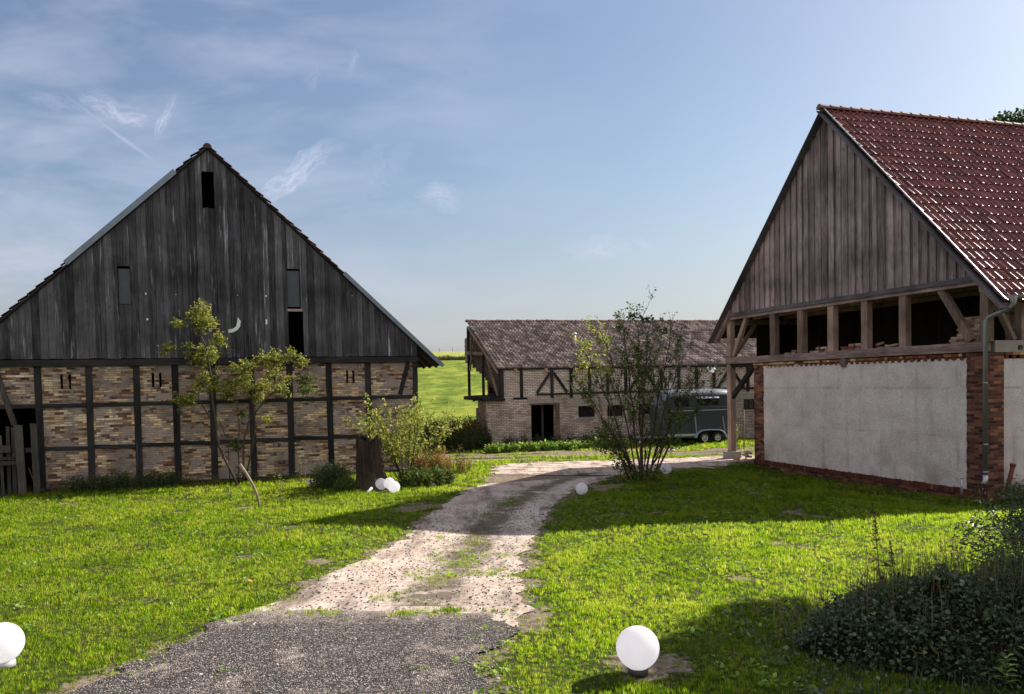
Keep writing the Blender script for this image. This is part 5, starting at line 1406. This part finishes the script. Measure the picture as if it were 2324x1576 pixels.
def weed_patch(name, label, cat, area, n, h, leaf, size, kind='stuff', stalk='straw', leafn=16, aspect=.4, stalkr=.004, up=.3):
    """area: list of (x,y,radius)"""
    mb = MB(); tips = []
    for _ in range(n):
        (cx, cy, r) = random.choice(area); a = random.uniform(0, 6.28); q = r * math.sqrt(random.random()); x, y = cx + q * math.cos(a), cy + q * math.sin(a) * .7
        z = gzn(x, y); hh = h * random.uniform(.45, 1.05) * (1 - .35 * (q / r) ** 2)
        top = Vector((x + random.gauss(0, .12) * hh, y + random.gauss(0, .12) * hh, z + hh)); P = wiggle((x, y, z - .02), top, 3, .03)
        mb.tube(P, [stalkr, stalkr * .8, stalkr * .6, stalkr * .3], 4)
        for _ in range(leafn):
            t = random.random() ** .7 * 2.99; i = int(t); p = P[i].lerp(P[i + 1], t - i); tips.append(tuple(p + Vector([random.gauss(0, size * .35) for _ in range(3)])))
    if kind == 'stuff':
        o1 = leafmesh(name, tips, size, leaf, None, aspect=aspect, up=up)
        o2 = mb.build('stalks', stalk, o1); tag(o1, label, cat, kind='stuff'); return o1
    e = tag(empty(name, (0, 0, 0)), label, cat); e.location = gp(area[0][0], area[0][1]); inv = Vector(e.location)
    o1 = leafmesh('foliage', [tuple(Vector(t) - inv) for t in tips], size, leaf, e, aspect=aspect, up=up)
    for i, v in enumerate(mb.v): mb.v[i] = tuple(Vector(v) - inv)
    part(mb, 'stalks', stalk, e); return e
weed_patch('nettle_row', 'sunlit row of fresh green nettles along the foot of the stable', 'nettles', [(-.9 + i * .45, 37.9 + i * .12 + (.15 if i % 2 else 0), .34) for i in range(15)], 640, .42, 'leaf_nettle', .12, leafn=18, aspect=.6)
weed_patch('wall_weeds', 'dark weeds growing along the base of the stable wall', 'weeds', [(-.3 + i * .8, 39.9 + i * .22, .35) for i in range(15)], 420, .75, 'leaf_dark', .10, leafn=16)
weed_patch('bramble_mound', 'dark brown and green bramble mound at the stable corner', 'bramble', [(-3.2, 41.0, 1.1), (-2.4, 40.8, .9), (-3.9, 41.2, .8), (-1.9, 40.3, .6)], 900, 1.75, 'leaf_brown', .10, 'thing', leafn=22)
weed_patch('green_bramble', 'low dark green growth at the foot of the bramble mound', 'bramble', [(-2.6, 40.2, 1.0), (-1.7, 39.8, .7), (-3.4, 40.2, .8)], 620, 1.15, 'leaf_dark', .10, 'thing', leafn=22)
weed_patch('dry_orange_weeds', 'dry orange-brown weeds in the sun right of the barn corner', 'weeds', [(-3.0, 29.3, .40), (-2.6, 29.5, .40), (-3.3, 28.9, .3)], 330, .95, 'leaf_orange', .055, 'thing', leafn=20)
weed_patch('dry_stalks', 'thin straw-coloured stalks standing right of the orange weeds', 'weeds', [(-2.05, 29.0, .35), (-1.7, 29.2, .25)], 130, .75, 'leaf_orange', .04, 'thing', leafn=8)
o = weed_patch('dock_plant', 'single tall brown dock spire between weeds and track', 'weed', [(-1.95, 29.1, .05)], 5, 1.15, 'leaf_brown', .07, 'thing', leafn=40)
weed_patch('stump_weeds', 'leafy green weeds right of the stump and globes', 'weeds', [(-2.95, 24.9, .45), (-2.5, 25.2, .4), (-3.1, 25.5, .4), (-2.2, 25.9, .3)], 420, .62, 'leaf_mid', .085, 'thing', leafn=18, aspect=.55)
weed_patch('dark_shrub', 'low dark shrub between barn wall and stump', 'shrub', [(-5.75, 25.3, .50), (-5.45, 25.5, .4)], 420, .85, 'leaf_dark', .06, 'thing', leafn=24)
weed_patch('cushion_bush', 'small rounded feathery green bush left of the stump', 'bush', [(-4.92, 24.15, .30)], 300, .52, 'leaf_mid', .045, 'thing', leafn=26)
weed_patch('wall_foot_weeds', 'dark weeds with yellow tips at the foot of the left barn by the gate', 'weeds', [(-13.6 + i * .45, 25.65 + i * .17, .42) for i in range(7)], 420, .62, 'leaf_dark', .07, leafn=18)
weed_patch('barn_foot_weeds', 'scattered thin weeds along the base of the left barn', 'weeds', [(-10.4 + i * .6, 27.05 + i * .2, .3) for i in range(9)], 150, .38, 'leaf_mid', .06, leafn=9)
weed_patch('thin_weed', 'thin brown weed with a few yellow leaves against the left barn wall', 'weed', [(-7.0, 27.4, .12)], 9, 1.5, 'leaf_orange', .06, 'thing', leafn=7, stalkr=.008)
weed_patch('young_shoot', 'knee-high green shoot in the lawn beside the leaning stick', 'shoot', [(-6.38, 22.6, .05)], 4, 1.25, 'leaf_nettle', .06, 'thing', leafn=12)
weed_patch('corner_weeds', 'rough weeds at the foot of the right barn corner by the downpipe', 'weeds', [(12.9, 20.5, .6), (12.3, 20.2, .5), (13.6, 20.4, .6)], 330, .7, 'leaf_mid', .06, leafn=12)
weed_patch('sapling', 'thin staked sapling with a few yellow leaves behind the arcade', 'sapling', [(10.0, 36.9, .16)], 7, 2.3, 'leaf_yellow', .10, 'thing', leafn=14, stalkr=.009)
weed_patch('meadow_margin', 'rough brown grass strip along the far meadow edge', 'grass', [(-30 + i * 2.2, 199.5 + (i % 3) * .5, 2.4) for i in range(18)], 2300, 1.0, 'leaf_brown', .35, leafn=7, stalkr=.02)

# broad leaf weeds scattered through the lawn
def lawn_weeds():
    pts = []
    for _ in range(2600):
        y = 6.5 + 18 * random.random() ** 1.3; x = random.uniform(-.62 * y, .62 * y)
        if bare(x, y) > .75 and random.random() < .93 or inside_building(x, y): continue
        if vn(x, y, .5, 44) < .02: continue
        for _ in range(random.randint(4, 9)): pts.append((x + random.gauss(0, .05), y + random.gauss(0, .05), gzn(x, y) + random.uniform(.01, .05)))
    o = leafmesh('lawn_weeds', pts, .055, 'leaf_nettle', None, aspect=.7, up=1.2); tag(o, 'small broad-leaved weeds scattered through the lawn', 'weeds', kind='stuff')
lawn_weeds()
fl0 = None
for (x, y, lab) in ((-3.15, 17.6, 'beside the shadow tip'), (-3.9, 11.9, 'in the left lawn, nearest the drive'), (-4.6, 12.1, 'in the left lawn, left of its neighbour'), (4.9, 13.4, 'in the bright right lawn'), (1.6, 14.2, 'in the lawn right of the track'), (.9, 10.4, 'by the right track edge')):
    b = MB(); b.add([(0, 0, .055), (.04, .025, .075), (.085, 0, .06), (.04, -.03, .05)], [(0, 1, 2, 3)], .6); b.add([(0, 0, .052), (.04, .025, .072), (.085, 0, .057), (.04, -.03, .047)], [(3, 2, 1, 0)], .6)
    o = b.build('fallen_leaf', 'leaf_fallen'); o.location = gp(x, y); o.rotation_euler = (.3, .2, x * 3); tag(o, 'orange fallen leaf lying ' + lab, 'leaf', 'fallen leaves on the lawn')

# ------------------------------------------------------------------ ivy mound and hedge in the near right corner
def mound_h(x, y):
    a = ((x - 4.6 - .25 * noise.noise(Vector((x * 1.3, y * 1.3, 5)))) / 1.75) ** 2 + ((y - 8.35) / 1.30) ** 2
    h = .60 * max(0, 1 - a) ** .75 if a < 1 else 0
    return h * (1 + .38 * noise.noise(Vector((x * 2.2, y * 2.2, 0))) + .22 * noise.noise(Vector((x * 5, y * 5, 2))))
IV = tag(empty('ivy_mound', (4.0, 8.35, 0)), 'dark ivy-covered mound in the shaded bottom right corner', 'ivy')
V = []; nx_ = 46
for j in range(nx_):
    for i in range(nx_):
        x = 2.3 + 3.9 * i / (nx_ - 1); y = 6.9 + 2.9 * j / (nx_ - 1); V.append((x - 4.0, y - 8.35, gzn(x, y) + mound_h(x, y) - .05))
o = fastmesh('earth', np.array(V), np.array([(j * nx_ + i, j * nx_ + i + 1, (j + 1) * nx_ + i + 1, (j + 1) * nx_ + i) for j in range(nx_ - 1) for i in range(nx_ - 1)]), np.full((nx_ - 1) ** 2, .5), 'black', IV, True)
pts = []
for _ in range(27000):
    x = random.uniform(2.4, 6.1); y = random.uniform(6.9, 9.8); h = mound_h(x, y)
    if noise.noise(Vector((x * 2.6, y * 2.6, 8))) < -.42: continue
    if h < .02 and random.random() < .75: continue
    pts.append((x - 4, y - 8.35, gzn(x, y) + h + random.uniform(-.06, .05) + (random.uniform(0, .14) if random.random() < .12 else 0)))
leafmesh('ivy_leaves', pts, .042, 'leaf_ivy', IV, aspect=.85, up=.9)
mb = MB()
for _ in range(90):
    x = random.gauss(3.7, .7); y = random.gauss(8.3, .55); z = gzn(x, y) + mound_h(x, y); d = Vector((random.uniform(-.5, .3), random.uniform(-.4, .2), -.2)) * .5
    mb.tube(wiggle((x - 4, y - 8.35, z + .05), Vector((x - 4, y - 8.35, z + .1)) + d, 4, .12), .003, 4)
part(mb, 'vines', 'straw', IV)


def blades(name, label, spec, m, w=.006, droop=.35):
    V = []; Fq = []; R = []
    for (x, y, z, h) in spec:
        a = random.uniform(0, 6.28); l = h * random.uniform(.05, droop) * (2.2 if random.random() < .25 else 1); px, py = -math.sin(a) * w / 2, math.cos(a) * w / 2; b = len(V); k = 5
        for i in range(k + 1):
            t = i / k; s_ = (1 - t) ** .6; V += [(x - px * s_ + math.cos(a) * l * t * t, y - py * s_ + math.sin(a) * l * t * t, z + h * (t - .12 * t * t * droop)), (x + px * s_ + math.cos(a) * l * t * t, y + py * s_ + math.sin(a) * l * t * t, z + h * (t - .12 * t * t * droop))]
        r = random.random()
        for i in range(k): Fq.append((b + 2 * i, b + 2 * i + 1, b + 2 * i + 3, b + 2 * i + 2)); R.append(r)
    o = fastmesh(name, np.array(V), np.array(Fq), R, m); tag(o, label, 'grass', kind='stuff'); return o
sp = []
for _ in range(900):
    x = random.gauss(4.4, .8); y = random.gauss(8.8, .45); sp.append((x, y, gzn(x, y) + mound_h(x, y) - .03, random.uniform(.15, .75)))
for _ in range(90):
    x = random.uniform(2.6, 3.4); y = random.uniform(8.0, 9.8); sp.append((x, y, gzn(x, y), random.uniform(.12, .4)))
blades('tall_grass', 'tall thin dry grasses rising over the ivy mound', sp, 'straw', .0055, .4)
sp = []
for _ in range(1500):
    x = random.uniform(2.2, 5.4); y = random.uniform(6.6, 8.6); sp.append((x, y, gzn(x, y) + mound_h(x, y) - .03, random.uniform(.06, .14 + .14 * max(0, min(1, x - 2.4)))))
blades('shade_grass', 'lank dark grass at the shaded foot of the ivy mound', sp, 'leaf_dark', .010, .8)
def spire(x, y, h, lab):
    e = tag(empty('seed_spire', gp(x, y, mound_h(x, y) - .02)), lab, 'weed'); b = MB(); P = wiggle((0, 0, 0), (-.10 * h, 0, h), 5, .012); b.tube(P, [.008, .007, .006, .005, .004, .003], 6); part(b, 'stalk', 'straw', e)
    pt = []
    for _ in range(int(170 * h)):
        t = random.uniform(.55, 1.0); w = .022 * (1.25 - t) / .7
        pt.append((-.10 * h * t + random.gauss(0, w), random.gauss(0, w), h * t))
    leafmesh('seed_head', pt, .022, 'leaf_brown', e, aspect=.8)
    lf = [(-.10 * h * t, 0, h * t) for t in (.2, .28, .36, .44, .5) for _ in range(2)]; leafmesh('foliage', lf, .13, 'leaf_dark', e, aspect=.22)
spire(4.12, 9.25, 1.0, 'dark seed spire standing tallest above the ivy mound')
spire(4.35, 9.4, .62, 'short thin seed spire right of the tallest one on the mound')

def hedge():
    e = tag(empty('garden_hedge', gp(5.6, 8.6)), 'dense dark leafy hedge rising along the right edge of the picture', 'hedge'); ox, oy, oz = e.location
    mb = MB(); pts = []
    balls = [(5.35, 8.0, .15, .62), (5.75, 8.4, .35, .75), (5.0, 7.6, .05, .5), (6.5, 9.8, .2, .8), (5.6, 7.4, .3, .75), (6.4, 8.3, .55, .85), (4.75, 6.9, .0, .45), (5.1, 6.9, .15, .6), (7.0, 11.0, .1, .75), (7.4, 9.2, .6, 1.1), (7.2, 11.9, .0, .8), (7.9, 11.2, .4, 1.0), (5.1, 8.9, .1, .5)]
    for (x, y, z, r) in balls: mb.tube(wiggle((0, 0, -.05), (x - ox, y - oy, z - oz + r * .3), 6, .04), [.03, .026, .022, .018, .014, .011, .010], 6)
    for (x, y, z, r) in balls:
        n = int(5200 * r * r); p = rng.normal(size=(n, 3)); p /= np.linalg.norm(p, axis=1)[:, None]; rr = r * (1 - .35 * rng.random(n) ** 2) * (1 + .16 * np.array([noise.noise(Vector(q) * 2.5 + Vector((x, y, 0))) for q in p]))
        q = p * rr[:, None] + np.array((x, y, z)); q = q[q[:, 2] > -.02]; pts += [tuple(a) for a in q - np.array((ox, oy, oz))]
        for _ in range(int(16 * r)):
            d = Vector((random.gauss(0, .5), random.gauss(0, .5), 1)).normalized(); b0 = Vector((x - ox, y - oy, z - oz + r * .3)); mb.tube(wiggle(b0, b0 + d * r * random.uniform(.8, 1.25), 4, .06), [.010, .008, .006, .004, .002], 5)
            for _ in range(26):
                t = random.uniform(.5, 1.25); pts.append(tuple(b0 + d * r * t + Vector([random.gauss(0, .05) for _ in range(3)])))
    part(mb, 'branches', 'bark', e); leafmesh('foliage', pts, .062, 'leaf_ivy', e, aspect=.38, up=.5)
    return e
hedge()
def garden_tree():
    loc = gp(11.0, 12.7); e = tag(empty('garden_tree', loc), 'dense low garden tree beyond the right edge that shades the ivy mound', 'tree'); mb = MB(); pts = []
    mb.tube([(0, 0, -.1), (.05, 0, 1.2), (0, .05, 2.6)], [.16, .13, .10], 8)
    for i in range(70):
        a = random.uniform(0, 6.28); zz = random.uniform(.7, 6.9); rr = 1.85 * math.sqrt(max(.08, 1 - ((zz - 3.9) / 3.8) ** 2)) * random.uniform(.3, 1); c = (rr * math.cos(a), rr * math.sin(a), zz); r = random.uniform(.5, .8)
        mb.tube(wiggle((0, 0, min(2.4, zz * .6)), c, 4, .05), [.05, .04, .03, .02, .01], 5); pts += list(cluster_pts(c, r, int(1200 * r * r)))
    part(mb, 'trunk', 'bark', e); leafmesh('crown', pts, .15, 'leaf_dark', e, aspect=.7)
garden_tree()
# willow-like shoot in the corner
def shoot(x, y, h, lab, leaf='leaf_nettle'):
    e = tag(empty('young_willow', gp(x, y)), lab, 'shoot'); b = MB(); P = wiggle((0, 0, 0), (.02, 0, h), 4, .02); b.tube(P, [.006, .005, .005, .004, .002], 6); part(b, 'stalk', 'bark', e)
    V = []; Fq = []; R = []
    for i in range(22):
        t = .25 + .75 * i / 21; a = i * 2.4; L = .15 * (1.15 - .5 * t); up_ = .35 + .6 * t; d = Vector((math.cos(a), math.sin(a), up_)).normalized(); s_ = Vector((-math.sin(a), math.cos(a), 0)) * .014; p = Vector((.02 * t, 0, h * t)); b_ = len(V)
        for k in range(5):
            u = k / 4; w = math.sin(math.pi * min(1, u * .92 + .08)) ; c = p + d * L * u - Vector((0, 0, .05 * u * u)); V += [tuple(c - s_ * w), tuple(c + s_ * w)]
        r = random.random()
        for k in range(4): Fq.append((b_ + 2 * k, b_ + 2 * k + 1, b_ + 2 * k + 3, b_ + 2 * k + 2)); R.append(r)
    fastmesh('foliage', np.array(V), np.array(Fq), R, leaf, e)
shoot(4.17, 7.0, .30, 'bright young willow shoot in the extreme bottom right corner')

# ------------------------------------------------------------------ far tree behind the right roof, fence on the meadow
def far_tree():
    e = tag(empty('broad_tree', (38.5, 60, gz(0, 60))), 'tall broadleaf tree just showing above the ridge of the right barn', 'tree'); mb = MB()
    mb.tube([(0, 0, -.2), (.1, 0, 4), (-.1, .1, 8), (0, 0, 12)], [.55, .45, .36, .22], 10); pts = []
    cl = []
    for i in range(46):
        a = random.uniform(0, 6.28); zz = random.uniform(8.5, 20.6); rr = 5.2 * math.sqrt(max(.04, 1 - ((zz - 14) / 7.2) ** 2)) * random.uniform(.5, 1); cl.append((rr * math.cos(a), rr * math.sin(a), zz, random.uniform(.8, 1.5)))
    cl += [(-2.9, 0, 20.5, .95), (-3.7, .3, 20.0, .7), (-1.2, 0, 20.9, .95), (.4, 0, 20.6, 1.2), (-2.0, -.5, 19.8, .9)]
    for (x, y, z, r) in cl:
        mb.tube(wiggle((0, 0, min(z - 1.5, 11)), (x, y, z), 5, .04), [.16, .13, .10, .07, .04, .02], 6); pts += list(cluster_pts((x, y, z), r, int(230 * r * r)))
    part(mb, 'trunk', 'bark', e); leafmesh('crown', pts, .30, 'leaf_dark', e, aspect=.7)
far_tree()
FN = tag(empty('wire_fence', (-26, 256, gz(0, 256))), 'low wire fence on the skyline of the meadow between the barns', 'fence')
for i in range(12):
    b = MB(); b.tube([(i * 4.0, 0, -.2), (i * 4.0, 0, 1.35 + random.uniform(-.1, .1))], .06, 6); part(b, 'post', 'timber_black', FN)
b = MB()
for z in (.5, .9, 1.25): b.tube([(0, 0, z), (46, 0, z)], .012, 4)
part(b, 'wire', 'zinc', FN)
